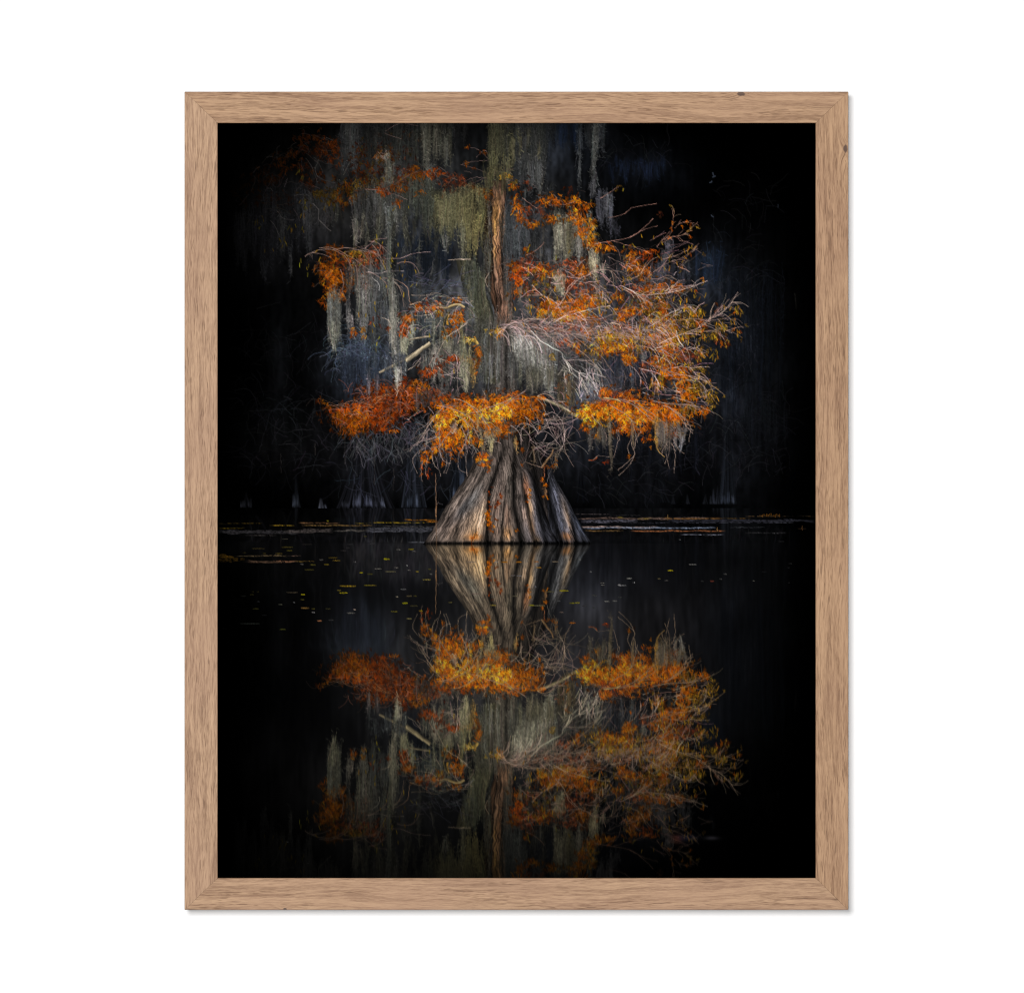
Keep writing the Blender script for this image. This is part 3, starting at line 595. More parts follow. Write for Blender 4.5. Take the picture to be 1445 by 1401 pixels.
    curtain(L, 590, 625, 432, 500, (72, 78, 82), 9, 9, .9); curtain(L, 602, 640, 425, 470, (96, 96, 90), 8, 8, .9); tuft(L, 612, 452, 500, 8, (112, 112, 96)); tuft(L, 622, 455, 505, 8, (100, 98, 88)); tuft(L, 631, 474, 525, 16, (150, 142, 114), 1.3, .5); curtain(L, 608, 650, 485, 550, (110, 106, 96), 11, 9, 1.0); curtain(L, 596, 640, 500, 556, (88, 86, 82), 9, 9, .9); tuft(L, 614, 492, 545, 9, (140, 132, 122)); tuft(L, 620, 500, 538, 9, (132, 126, 118)); curtain(L, 585, 650, 548, 580, (86, 80, 76), 12, 8, .9)
    # leaning mossy limb and the mossy mid bole
    for k in range(26):
        u = U(-1, 1); o = u * 11
        P = bezier([(654 + o, 366), (662 + o, 395), (674 + o, 420), (684 + o * .9, 445), (690 + o * .8, 480), (694 + o, 540)], 18)
        P = P + np.cumsum(rng.normal(0, .35, P.shape), 0)
        L.lines(P[None], U(1.2, 2.6), jit((84, 82, 66), 1, .16, .03) * (.85 - .35 * abs(u - .1)))
    for k in range(60):
        t = U(0, 1); x = 655 + 34 * t + U(-11, 11); y = 370 + 95 * t
        tuft(L, x, y - 10, y + U(12, 28), 5, np.array((96, 94, 76)) * U(.65, 1.15), .8, .4, 2)
    curtain(L, 666, 684, 385, 470, (78, 78, 62), 6, 8, 1.0); curtain(L, 656, 672, 372, 440, (66, 68, 60), 5, 8, .9)
    curtain(L, 668, 702, 455, 562, (74, 73, 66), 11, 8, 1.0, .25); curtain(L, 690, 738, 446, 565, (84, 79, 75), 13, 6, .7, .4, hair=.6)
    for x in (683, 692, 705, 722, 731):
        tuft(L, x, 470 + U(0, 40), 560, 5, np.array((112, 112, 110)) * U(.8, 1.05), 1, .5)
    # branches and cavity in the mid left
    leaves(L, 644, 449, 8, 11, 300, ORANGE, .82); leaves(L, 634, 466, 7, 6, 90, ORANGE, .7)
    clumps = ((576, 447, 7, 5, 130, ORANGE, .85), (571, 462, 5, 8, 80, RED, 1.1), (597, 433, 12, 4, 110, RED, 1.15), (588, 432, 5, 3, 50, ORANGE, .85), (616, 433, 6, 4, 90, ORANGE, .85), (644, 423, 6, 4, 80, ORANGE, .75), (622, 438, 8, 5, 60, GOLD, .7), (570, 470, 3, 3, 40, RED, 1.0), (607, 424, 14, 7, 60, RUST, .9), (547, 464, 3, 3, 20, RED, .8), (624, 508, 10, 8, 60, RUST, .85), (645, 505, 12, 5, 110, RED, .9), (616, 522, 9, 8, 90, RUST, .9))
    haze(L, clumps)
    for x, y, rx, ry, n, pal, g in clumps:
        leaves(L, x, y, rx, ry, n, pal, g)
    limb(L, [(535, 526), (550, 518), (566, 510), (584, 499), (596, 491), (607, 484)], 2.2, 4.6, (198, 180, 148))
    limb(L, [(573, 510), (584, 502), (598, 490)], 3.4, 4.6, (204, 186, 154))
    limb(L, [(577, 480), (590, 477), (607, 475)], 1.2, 2.2, (176, 160, 134))
    limb(L, [(620, 428), (624, 434), (632, 434), (642, 430), (649, 430), (655, 434)], 2.0, 3.4, (196, 168, 116))
    limb(L, [(634, 440), (628, 450), (626, 462), (630, 473)], 1.8, 3.0, (104, 92, 64)); limb(L, [(634, 443), (632, 452), (632, 458)], 1.2, 2.0, (206, 150, 56))
    limb(L, [(655, 484), (662, 480), (670, 481), (674, 486)], 3.6, 4.2, (206, 170, 92)); leaves(L, 661, 480, 8, 4, 120, [(210, 170, 70), (180, 130, 40), (230, 200, 120), (120, 90, 40)], 1.0, .8)
    leaves(L, 675, 494, 4, 8, 130, ORANGE, .75); limb(L, [(663, 490), (662, 497), (663, 503)], 1.4, 1.6, (150, 140, 110)); leaves(L, 667, 492, 3, 5, 30, [(30, 26, 22)], 1)
    tuft(L, 653, 470, 552, 11, (130, 126, 102), 1.2, .7); tuft(L, 660, 492, 560, 12, (126, 118, 88), 1.1, .7); tuft(L, 668, 505, 550, 10, (150, 118, 66), .9, .6); tuft(L, 655, 510, 562, 14, (140, 134, 114)); tuft(L, 652, 450, 480, 5, (140, 128, 88)); leaves(L, 672, 515, 5, 14, 70, ORANGE, .6)
    for pts, w in (([(580, 416), (600, 417), (614, 413), (640, 420), (661, 421)], .9), ([(592, 426), (604, 418), (614, 414)], .8), ([(600, 424), (625, 418), (655, 427), (668, 424)], .8), ([(585, 445), (606, 444), (616, 438)], 1.2), ([(630, 475), (645, 466), (660, 455)], 1.5), ([(617, 500), (622, 490), (627, 480)], .9), ([(618, 505), (632, 510), (646, 518)], .8), ([(618, 518), (630, 527), (642, 534)], .8), ([(645, 496), (645, 520), (646, 556)], .8), ([(566, 470), (572, 455), (582, 446)], .8), ([(575, 522), (585, 516), (594, 504)], .9), ([(622, 452), (616, 462), (612, 472)], .8), ([(655, 366), (645, 366), (632, 367)], 2.2), ([(664, 366), (650, 366)], 1.6), ([(688, 405), (685, 395), (690, 385)], 1.4), ([(538, 448), (548, 452), (552, 462)], .8)):
        stroke(L, pts, w, (188, 166, 148))
    for _ in range(70):
        x, y = U(575, 665), U(415, 470); P = walk([x], [y], U(-.6, .6) + rng.choice([0, 3.1]), U(8, 24), .2, 0, 1.2, 9); L.lines(P, .5, jit((150, 132, 126), 1, .3))
    for _ in range(50):
        x, y = U(590, 660), U(490, 550); P = walk([x], [y], U(0, 3.1), U(8, 22), .2, 0, 1.2, 9); L.lines(P, .5, jit((140, 118, 116), 1, .3))
    for _ in range(60):
        x, y = U(575, 650), U(385, 425); P = walk([x], [y], -.35 + rng.normal(0, .4), U(10, 34), .12, 0, .4, 9); L.lines(P, .45, jit((70, 72, 84), 1, .3))
    catkins(L, [(640, 520), (630, 478), (606, 470), (586, 462), (578, 465)], gain=.85)
    # ---- big right crown
    curtain(L, 735, 800, 375, 440, (66, 64, 62), 12, 10, .9); curtain(L, 855, 900, 400, 460, (40, 42, 50), 9, 10, .7); curtain(L, 895, 940, 380, 450, (56, 56, 62), 9, 10, .9); curtain(L, 930, 975, 370, 420, (54, 55, 62), 8, 10, .8); curtain(L, 785, 860, 490, 560, (64, 62, 60), 14, 10, .8); curtain(L, 850, 930, 500, 560, (38, 41, 52), 12, 10, .7)
    tuft(L, 944, 335, 372, 14, (84, 82, 88), 1, .5); tuft(L, 936, 352, 385, 12, (82, 80, 84)); tuft(L, 918, 380, 430, 10, (92, 90, 90)); tuft(L, 892, 420, 458, 13, (92, 88, 84)); tuft(L, 908, 495, 520, 9, (110, 106, 100)); tuft(L, 893, 520, 560, 7, (76, 78, 84)); tuft(L, 840, 515, 558, 8, (84, 84, 84)); tuft(L, 876, 515, 558, 6, (66, 68, 76))
    for k in range(900):                         # fine dim twigs and moss filling the crown
        r = math.sqrt(U(0, 1)); a = U(0, 6.283); x, y = 862 + 118 * r * math.cos(a), 450 + 92 * r * math.sin(a)
        if (x - 866) ** 2 / 380 + (y - 432) ** 2 / 260 < 1:
            continue
        P = walk([x], [y], rng.normal(.2, .9), U(6, 24), .25, 0, .8, 9)
        L.lines(P, U(.4, .8), jit((84, 70, 66) if rng.random() < .6 else (72, 72, 78), 1, .35, .06), al=.6)
    crown = [(731, 388, 8, 14, 330, RED, 1.15), (728, 376, 6, 6, 120, ORANGE, .75), (748, 374, 18, 9, 240, RUST, 1.0), (766, 381, 11, 9, 200, ORANGE, .8), (793, 392, 14, 10, 200, RUST, 1.1), (822, 382, 11, 9, 240, ORANGE, .75), (806, 372, 16, 6, 140, RUST, 1.0), (733, 410, 4, 5, 70, ORANGE, .9), (752, 408, 12, 14, 120, RUST, .95), (815, 404, 18, 8, 200, RUST, 1.1),
             (778, 428, 12, 9, 320, ORANGE, .98), (788, 441, 14, 8, 320, ORANGE, 1.0), (808, 430, 14, 11, 340, ORANGE, .95), (831, 421, 9, 11, 260, ORANGE, .95), (816, 442, 14, 9, 300, ORANGE, .95), (764, 440, 9, 7, 130, GOLD, .9), (800, 448, 16, 5, 160, GOLD, .85), (838, 450, 8, 5, 90, ORANGE, .9),
             (880, 443, 7, 9, 220, ORANGE, .95), (872, 418, 9, 4, 80, ORANGE, .8), (895, 375, 9, 9, 220, ORANGE, .92), (910, 384, 9, 8, 130, ORANGE, .8), (893, 437, 5, 5, 70, ORANGE, .95), (908, 432, 8, 10, 130, ORANGE, .8), (920, 408, 14, 9, 170, ORANGE, .78), (934, 432, 6, 12, 150, ORANGE, .85), (900, 410, 14, 8, 110, RUST, 1.1), (940, 404, 12, 6, 120, ORANGE, .85), (922, 446, 8, 7, 110, GOLD, .75),
             (854, 474, 10, 9, 260, GOLD, .88), (835, 470, 9, 7, 90, ORANGE, .8), (860, 488, 13, 8, 280, ORANGE, .92), (884, 486, 10, 9, 280, ORANGE, .98), (887, 504, 9, 7, 180, ORANGE, .95), (870, 470, 14, 6, 150, GOLD, .85), (897, 470, 12, 6, 150, GOLD, .8), (927, 472, 14, 7, 260, ORANGE, .98), (914, 484, 8, 5, 90, ORANGE, .85), (938, 491, 8, 9, 230, ORANGE, .92), (814, 488, 5, 8, 90, ORANGE, .85), (795, 482, 10, 5, 90, RUST, 1.2), (936, 522, 7, 9, 190, ORANGE, .95), (930, 540, 5, 7, 120, GOLD, .85), (800, 462, 34, 6, 240, RUST, 1.25), (760, 462, 26, 5, 120, RUST, 1.2), (880, 462, 30, 5, 120, RUST, 1.1), (915, 515, 14, 10, 110, RUST, 1.0), (930, 505, 10, 8, 140, ORANGE, .85), (850, 488, 20, 8, 110, GOLD, .8),
             (945, 468, 12, 10, 330, ORANGE, 1.0), (943, 486, 11, 11, 320, ORANGE, .95), (938, 440, 7, 12, 160, ORANGE, .85), (958, 405, 9, 5, 90, ORANGE, .75), (988, 455, 6, 4, 60, ORANGE, .85), (974, 455, 7, 5, 90, OLIVE, .95), (955, 480, 9, 7, 90, GOLD, .8), (948, 520, 13, 8, 210, ORANGE, .95), (960, 528, 11, 8, 200, ORANGE, .95), (966, 545, 11, 9, 240, ORANGE, .95), (975, 556, 9, 7, 150, ORANGE, .85), (950, 500, 14, 8, 160, ORANGE, .75), (980, 545, 9, 10, 100, OLIVE, .9), (995, 495, 10, 6, 90, OLIVE, .85), (985, 520, 14, 10, 90, OLIVE, .8), (1000, 555, 9, 8, 90, OLIVE, .85), (1022, 484, 4, 7, 36, ORANGE, .7), (1015, 478, 6, 6, 30, RUST, .8), (965, 440, 16, 8, 120, OLIVE, .85), (985, 440, 8, 6, 90, OLIVE, .85), (1018, 458, 8, 5, 70, OLIVE, .9), (1000, 470, 18, 6, 120, OLIVE, .85), (940, 455, 22, 8, 200, GOLD, .75), (970, 500, 18, 10, 180, RUST, 1.0), (925, 460, 14, 8, 120, GOLD, .7), (955, 460, 24, 24, 260, OLIVE, .85), (920, 420, 36, 20, 200, OLIVE, .7), (830, 430, 50, 20, 160, OLIVE, .8), (880, 480, 44, 14, 220, OLIVE, .9), (760, 395, 26, 18, 100, OLIVE, .8)]
    haze(L, crown, 1.5, .55, .8)
    for x, y, rx, ry, n, pal, g in crown:
        leaves(L, x, y, rx, ry, n, pal, g)
    tuft(L, 789, 385, 425, 15, (146, 136, 114), 1.2, .4, 3); tuft(L, 782, 388, 418, 12, (130, 120, 104), lean=6); tuft(L, 837, 362, 392, 15, (168, 156, 128), 1.4, .7, 4); tuft(L, 849, 372, 390, 10, (128, 120, 106)); tuft(L, 736, 405, 430, 10, (108, 100, 90)); tuft(L, 744, 415, 452, 10, (84, 80, 74)); tuft(L, 778, 440, 470, 8, (96, 90, 86))
    # draped pale moss under the twig mass
    curtain(L, 720, 785, 470, 560, (84, 83, 80), 18, 9, 1.1, .3, hair=.8)
    for k in range(26):
        x = U(722, 776); y = 464 + (x - 722) * .26 + U(0, 10); b = U(.7, 1.1)
        tuft(L, x, y, y + U(35, 80), 9, np.array((160, 154, 148)) * b, 1.0, .35, U(2, 12), tipcol=np.array((112, 110, 102)) * b)
    for x, y in ((733, 470), (742, 476), (750, 482), (760, 496), (730, 480), (766, 505), (776, 520)):
        tuft(L, x, y, y + 52, 11, (176, 170, 164), 1.2, .35, 8, tipcol=(116, 114, 106))
    curtain(L, 735, 800, 520, 562, (92, 88, 76), 12, 9, .9)
    leaves(L, 799, 534, 4, 4, 40, ORANGE, .6); leaves(L, 797, 545, 8, 9, 60, RUST, .8); leaves(L, 704, 467, 6, 5, 70, GOLD, .85); leaves(L, 692, 466, 3, 5, 30, OLIVE, .9); leaves(L, 781, 500, 4, 6, 40, OLIVE, .8)
    # twig mass
    tw = []
    for x, y, a, l, b in ((700, 470, -.7, 46, 1.0), (715, 458, -.1, 70, .5), (724, 455, .05, 76, .4), (735, 455, .0, 90, .2), (750, 460, -.1, 100, .1), (780, 458, -.2, 90, .25), (800, 452, .05, 90, .1), (820, 462, -.1, 100, .2), (760, 470, .1, 100, .2), (780, 476, .0, 80, .2), (790, 466, .15, 100, .2), (840, 460, -.05, 110, -.1), (860, 456, .08, 80, -.2), (726, 462, .3, 60, .2), (740, 466, .35, 60, .3), (790, 480, .2, 90, .2), (850, 476, .0, 80, .1), (765, 455, .2, 70, .2), (810, 470, .1, 80, .1), (735, 452, -.1, 60, .4), (880, 462, .2, 60, .2), (845, 468, .15, 90, .1)):
        tw += twigs(L, x, y, a + rng.normal(0, .05), l, PINK, .7, b, .3, 9, 1, .6, .88, .42)
    for k in range(420):
        x = U(720, 940); y = 462 + rng.normal(0, 9) + .05 * (x - 800)
        P = walk([x], [y], rng.normal(.1, .6), U(5, 22), .2, 0, .5, 8); L.lines(P, U(.35, .6), jit((156, 132, 126), 1, .32, .04), al=.7)
    # arcs over the pale moss
    for k in range(40):
        x = U(702, 745); y = U(455, 475)
        P = walk([x], [y], U(-.9, .2), U(16, 44), .08, 0, 2.2, 12); L.lines(P, U(.4, .65), jit((172, 150, 146), 1, .25, .04), al=.75)
    # named branches, right
    mains = [([(749, 466), (762, 479), (778, 490), (792, 498), (798, 511), (816, 526), (832, 536), (844, 549)], 1.7, PALE), ([(816, 526), (832, 530), (840, 545), (845, 560)], 1.1, PALE), ([(816, 527), (824, 540), (832, 560)], 1.0, PALE), ([(797, 509), (812, 508), (834, 509)], 1.0, (190, 164, 156)),
             ([(751, 402), (762, 414), (776, 422), (790, 430)], 1.5, (204, 172, 160)), ([(790, 430), (800, 413), (814, 396), (830, 388), (848, 381)], 1.4, (196, 160, 148)), ([(780, 456), (795, 447), (815, 441), (845, 434), (862, 431)], 1.4, (206, 174, 164)), ([(838, 397), (850, 410), (852, 420)], .8, PINK), ([(814, 396), (833, 401), (850, 410), (858, 428)], .9, PINK), ([(848, 381), (862, 382), (876, 397)], .9, PINK),
             ([(876, 403), (892, 410), (905, 416), (935, 414), (965, 408), (999, 396)], 1.6, (204, 176, 166)), ([(905, 416), (925, 408), (945, 409), (982, 402)], 1.0, PINK), ([(876, 398), (900, 390), (910, 376)], 1.0, (190, 150, 130)), ([(922, 384), (940, 372), (962, 364), (985, 350)], .9, (180, 140, 124)), ([(935, 366), (955, 360), (972, 352)], .9, (180, 140, 124)), ([(934, 340), (946, 330), (950, 310), (952, 294)], .9, (160, 116, 98)), ([(934, 343), (950, 334), (966, 330), (985, 313)], 1.1, (176, 132, 112)), ([(952, 322), (962, 314), (980, 315)], .7, (150, 112, 96)), ([(905, 466), (925, 456), (945, 442), (965, 434), (976, 433)], 1.2, (206, 178, 168)), ([(900, 468), (930, 462), (945, 450), (962, 438)], 1.1, (206, 178, 168)), ([(930, 485), (945, 478), (961, 472), (987, 462), (1000, 452), (1020, 440), (1032, 428), (1041, 427)], 1.7, (204, 170, 154)), ([(1000, 452), (1018, 438), (1030, 432)], .9, PINK), ([(1000, 453), (1018, 450), (1040, 450)], .9, PINK), ([(998, 456), (1014, 462), (1034, 470)], .8, PINK), ([(961, 472), (985, 468), (1010, 468), (1022, 478)], .9, PINK), ([(1000, 450), (1010, 442), (1020, 430)], .8, (170, 136, 120)),
             ([(925, 492), (950, 485), (972, 493), (988, 487)], 1.2, (196, 162, 148)), ([(936, 522), (955, 518), (972, 518), (985, 530), (1005, 545)], 1.0, (190, 154, 140)), ([(945, 525), (970, 530), (990, 541), (1012, 570)], .9, (180, 150, 140)), ([(890, 410), (905, 420), (920, 428)], .9, PINK), ([(882, 511), (895, 520), (905, 533)], 1.0, PINK), ([(901, 487), (920, 492), (940, 500)], 1.1, PINK), ([(905, 508), (918, 515), (925, 530), (926, 548)], .8, PINK), ([(740, 456), (725, 455), (712, 462), (703, 472)], 1.2, (200, 164, 158)), ([(858, 362), (880, 372), (890, 372)], .8, PINK)]
    for pts, w, c in mains:
        stroke(L, pts, w, c, 26)
        n = max(3, int(len(pts) * 2.2))
        for _ in range(n):
            p = bezier(pts, 30); k = rng.integers(6, 29)
            a = math.atan2(p[k, 1] - p[k - 1, 1], p[k, 0] - p[k - 1, 0]) + rng.choice([-1, 1]) * U(.25, .8)
            q = walk([p[k, 0]], [p[k, 1]], a, U(8, 26) * (.5 if p[k, 1] < 365 else 1), .12, 0, .7, 9); L.lines(q, U(.4, .7), jit(np.array(c) * .85, 1, .22, .04), taper=.4)
            if rng.random() < .45 and q[0, -1, 0] > 840:
                leaves(L, q[0, -1, 0], q[0, -1, 1] + 1, 3, 2.6, 9, ORANGE if rng.random() < .5 else OLIVE, .85, .9)
    for k in range(90):
        x, y = U(790, 850), U(510, 555)
        P = walk([x], [y], U(.5, 1.9), U(10, 30), .18, 0, 0, 9); L.lines(P, U(.4, .7), jit((150, 140, 136), 1, .3, .04))
    for k in range(220):
        x, y = U(735, 990), U(370, 460)
        if (x - 870) ** 2 / 900 + (y - 435) ** 2 / 400 < 1 and rng.random() < .8:
            continue
        P = walk([x], [y], rng.normal(-.15, .7), U(6, 26), .2, 0, .6, 9); L.lines(P, U(.35, .6), jit((168, 134, 124), 1, .3, .05))
    for k in range(200):
        x, y = U(900, 1000), U(440, 575)
        if x > 960 + (y - 440) * .3:
            continue
        P = walk([x], [y], rng.normal(.4, .5), U(8, 30), .15, 0, .4, 9); L.lines(P, U(.35, .6), jit((156, 132, 128), 1, .3, .05))
    for k in range(12):
        x, y = U(915, 965), U(335, 375)
        P = walk([x], [y], rng.normal(-.5, .5), U(10, 36), .12, 0, .2, 9); L.lines(P, U(.35, .6), jit((130, 100, 92), 1, .3, .05))
    pts = []
    for cx, cy, sx, sy, n in ((972, 434, 8, 6, 9), (988, 441, 5, 5, 8), (1038, 434, 7, 5, 12), (1034, 449, 5, 4, 9), (1019, 458, 6, 4, 9), (1041, 468, 2, 4, 5), (988, 502, 8, 5, 10), (1010, 501, 4, 6, 7), (971, 511, 5, 4, 7), (985, 542, 5, 8, 9), (1000, 556, 6, 7, 9), (1012, 565, 3, 6, 6), (855, 474, 14, 8, 20), (905, 455, 6, 9, 10), (895, 470, 14, 6, 12), (925, 450, 8, 8, 12), (848, 430, 4, 6, 6), (772, 430, 26, 14, 16), (760, 388, 22, 14, 14), (750, 432, 8, 10, 8), (838, 495, 6, 9, 10), (812, 490, 4, 8, 5), (935, 535, 5, 14, 14), (955, 470, 14, 10, 16), (918, 495, 8, 8, 6), (945, 500, 14, 14, 14), (880, 398, 14, 10, 8), (955, 372, 12, 8, 12), (970, 352, 10, 8, 9), (940, 362, 8, 6, 6), (985, 415, 12, 6, 9), (960, 420, 10, 6, 7), (1010, 470, 10, 6, 10), (870, 480, 20, 8, 14), (700, 462, 6, 5, 5), (945, 600, 20, 10, 8), (990, 480, 12, 6, 8), (740, 455, 4, 8, 3), (918, 540, 2, 10, 3), (975, 560, 10, 6, 8)):
        pts.append(np.stack([rng.normal(cx, sx * .7, n), rng.normal(cy, sy * .7, n)], 1))
    pts = np.concatenate(pts); pts = pts[rng.random(len(pts)) < .7]
    catkins(L, pts, (186, 134, 34), .9)
    # ---- red clump, lower left
    clumps = ((548, 556, 34, 12, 600, RED, .82), (535, 545, 14, 7, 160, RED, .8), (590, 545, 15, 8, 240, ORANGE, .72), (603, 523, 9, 5, 110, RED, 1.0), (570, 545, 14, 10, 200, RED, .85), (612, 552, 14, 6, 120, RUST, .9), (575, 562, 16, 12, 260, RED, .85), (600, 562, 16, 8, 140, RUST, .8),
                                    (495, 586, 27, 13, 1300, RED, .78), (492, 594, 18, 13, 420, ORANGE, .5), (525, 580, 22, 20, 1000, RED, .78), (548, 580, 20, 17, 700, RED, .68), (545, 564, 26, 12, 460, RED, .78), (568, 572, 16, 12, 280, RED, .75), (480, 581, 11, 7, 180, ORANGE, .66), (536, 600, 12, 8, 150, RED, .9), (555, 606, 4, 4, 30, ORANGE, .85), (500, 575, 30, 6, 240, RED, 1.15), (496, 606, 10, 6, 130, ORANGE, .72), (600, 575, 4, 5, 26, RED, .9), (584, 573, 3, 4, 24, ORANGE, .8), (505, 590, 16, 14, 400, ORANGE, .75), (455, 564, 6, 3, 22, ORANGE, .7), (465, 572, 6, 5, 30, ORANGE, .7))
    haze(L, clumps)
    for x, y, rx, ry, n, pal, g in clumps:
        leaves(L, x, y, rx, ry, n, pal, g, 1.0)
    for k in range(90):
        x, y = U(485, 600), U(545, 600)
        P = walk([x], [y], U(-3.0, -.1), U(8, 30), .15, 0, 1.5, 9); L.lines(P, U(.35, .6), jit((128, 84, 70), 1, .3, .05))
    stroke(L, [(475, 572), (482, 569), (492, 570)], .9, (150, 120, 110)); stroke(L, [(449, 562), (458, 565), (476, 572)], .8, (120, 80, 50)); stroke(L, [(575, 593), (583, 586), (592, 579)], 1.0, (170, 160, 152))
    tuft(L, 519, 522, 572, 8, (112, 104, 108)); tuft(L, 532, 530, 560, 8, (98, 92, 96)); curtain(L, 520, 575, 500, 545, (66, 70, 78), 8, 9, .8); curtain(L, 585, 650, 555, 590, (66, 62, 62), 10, 8, .9)
    # re-hang the bright tuft tip in front of the red leaves
    tuft(L, 559, 515, 562, 9, (176, 168, 158), 1.2, .2, 3)
    # ---- gold clump above the flare
    curtain(L, 655, 735, 555, 625, (74, 68, 62), 16, 9, .9)
    for k in range(70):
        x, y = U(596, 690), U(565, 630)
        P = walk([x], [y], U(-.2, 3.3), U(10, 34), .2, 0, .8, 9); L.lines(P, U(.4, .8), jit((128, 110, 104), 1, .3, .05))
    clumps = ((640, 570, 34, 9, 460, ORANGE, .78), (680, 570, 34, 9, 700, ORANGE, .95), (712, 576, 24, 11, 1000, GOLD, 1.0), (690, 590, 24, 14, 640, GOLD, .95), (700, 602, 18, 10, 340, ORANGE, 1.0), (648, 582, 22, 10, 600, GOLD, .98), (622, 592, 12, 10, 420, GOLD, 1.02), (630, 580, 10, 9, 160, ORANGE, .95), (664, 592, 18, 12, 300, GOLD, .92), (635, 612, 16, 12, 420, ORANGE, 1.0), (631, 622, 10, 10, 200, ORANGE, 1.0), (655, 616, 16, 12, 220, GOLD, .85), (645, 628, 12, 12, 150, ORANGE, .9), (735, 566, 18, 10, 420, ORANGE, .92), (745, 575, 16, 12, 340, ORANGE, .78), (757, 580, 12, 8, 150, ORANGE, .78), (733, 590, 12, 12, 170, ORANGE, .7), (720, 560, 22, 7, 260, ORANGE, .92), (615, 626, 8, 6, 70, ORANGE, .9), (604, 640, 9, 5, 70, ORANGE, .9), (597, 647, 3, 6, 40, ORANGE, .85), (640, 560, 30, 5, 130, RED, .9), (613, 634, 4, 5, 40, ORANGE, .95), (692, 606, 18, 7, 130, ORANGE, .9), (604, 664, 2, 6, 24, RED, 1.1), (595, 660, 1.6, 8, 22, RED, 1.0), (672, 621, 5, 5, 40, ORANGE, .9), (711, 608, 10, 7, 60, ORANGE, .7), (624, 648, 2, 5, 14, ORANGE, .8))
    haze(L, clumps)
    for x, y, rx, ry, n, pal, g in clumps:
        leaves(L, x, y, rx, ry, n, pal, g, 1.05)
    leaves(L, 676, 624, 4, 4, 40, ORANGE, 1.0)
    for x, y, rx, ry, n in ((675, 645, 4, 5, 60), (684, 642, 6, 4, 70), (688, 648, 3, 6, 50), (678, 655, 5, 3, 40), (690, 661, 3, 4, 26)):
        leaves(L, x, y, rx, ry, n, ORANGE, .95, 1.0)
    for x, y, a, l in ((616, 572, .1, 60), (640, 562, .2, 80), (660, 570, .4, 50), (690, 575, -.4, 50), (640, 585, .3, 50), (655, 590, 1.1, 40), (625, 575, 2.4, 40), (612, 590, 2.2, 46), (616, 616, 2.7, 46), (640, 600, 2.0, 50), (650, 600, 1.2, 40), (620, 600, 1.9, 46), (700, 580, -.5, 50), (606, 605, 2.3, 30), (660, 610, 1.7, 30), (720, 600, .5, 30)):
        twigs(L, x, y, a, l, (186, 160, 150), .75, 0, .6, 5, 1, .5, .85)
    for pts in ([(612, 592), (602, 604), (596, 616)], [(620, 616), (606, 620), (594, 617)], [(600, 628), (588, 640), (582, 650), (589, 668)], [(596, 650), (594, 668), (596, 680)], [(610, 640), (612, 655), (620, 664), (622, 672)], [(618, 632), (626, 650), (636, 654)], [(648, 640), (646, 655), (650, 664), (660, 668)], [(658, 640), (658, 660), (659, 672)], [(604, 646), (600, 660), (602, 672)], [(630, 640), (630, 655), (626, 668)], [(683, 552), (684, 562), (680, 572)], [(672, 582), (682, 577), (690, 574)], [(660, 585), (668, 600), (672, 612)], [(637, 640), (634, 655), (629, 668)]):
        stroke(L, pts, .8, (170, 146, 132))
    tuft(L, 679, 612, 640, 3, (190, 150, 84), 1.4, .6); tuft(L, 694, 616, 642, 8, (170, 156, 112), 1.3, .2); tuft(L, 690, 612, 632, 10, (120, 112, 92)); tuft(L, 640, 595, 615, 9, (150, 130, 116)); tuft(L, 676, 580, 612, 5, (160, 130, 90)); curtain(L, 672, 705, 605, 622, (128, 112, 92), 5, 7, 1.0)
    # ---- cream limb and the tangle
    curtain(L, 790, 812, 535, 600, (92, 80, 62), 5, 8, .9); leaves(L, 800, 570, 6, 12, 60, ORANGE, .5)
    limb(L, [(758, 560), (766, 563), (780, 569), (793, 575), (805, 583), (818, 589), (826, 595)], 3.2, 4.6, (180, 165, 134))
    leaves(L, 762, 562, 8, 5, 110, ORANGE, .85); leaves(L, 824, 592, 5, 4, 40, GOLD, .9)
    for k in range(14):
        P = walk([U(752, 790)], [U(552, 566)], U(-.4, 1.2), U(10, 30), .15, 0, .8, 9); L.lines(P, U(.4, .6), jit((150, 126, 116), 1, .25))
    for k in range(12):
        t = U(.15, .95); L.lines(walk([768 + 52 * t + U(-2, 2)], [564 + 27 * t + U(-1.5, 1)], .5, U(2, 5), .2, K=5), U(.5, .9), np.array((70, 58, 44)) * U(.6, 1.2), al=.7)
    for k in range(90):
        a = U(0, 6.283); r = 30 * math.sqrt(U(.1, 1)); x = 772 + r * math.cos(a); y = 616 + .85 * r * math.sin(a)
        P = walk([x], [y], a + 1.57 * rng.choice([-1, 1]) + rng.normal(0, .4), U(16, 46), .12, U(-1.4, 1.4), .3, 12); L.lines(P, U(.35, .65), jit((122, 104, 97), 1, .32, .05), taper=.3)
    for pts in ([(727, 606), (735, 598), (745, 598), (755, 605), (760, 610), (772, 609), (785, 622), (792, 632)], [(742, 588), (752, 600), (759, 610)], [(758, 612), (760, 600), (758, 590)], [(768, 586), (780, 582), (790, 590), (796, 602), (797, 618)], [(770, 590), (776, 606), (785, 620)], [(748, 620), (758, 628), (772, 640)], [(772, 612), (766, 624), (756, 626)], [(797, 612), (795, 628), (786, 638)], [(780, 586), (789, 602), (795, 625)], [(735, 622), (736, 606), (745, 598)]):
        stroke(L, pts, 1.0, (168, 146, 140))
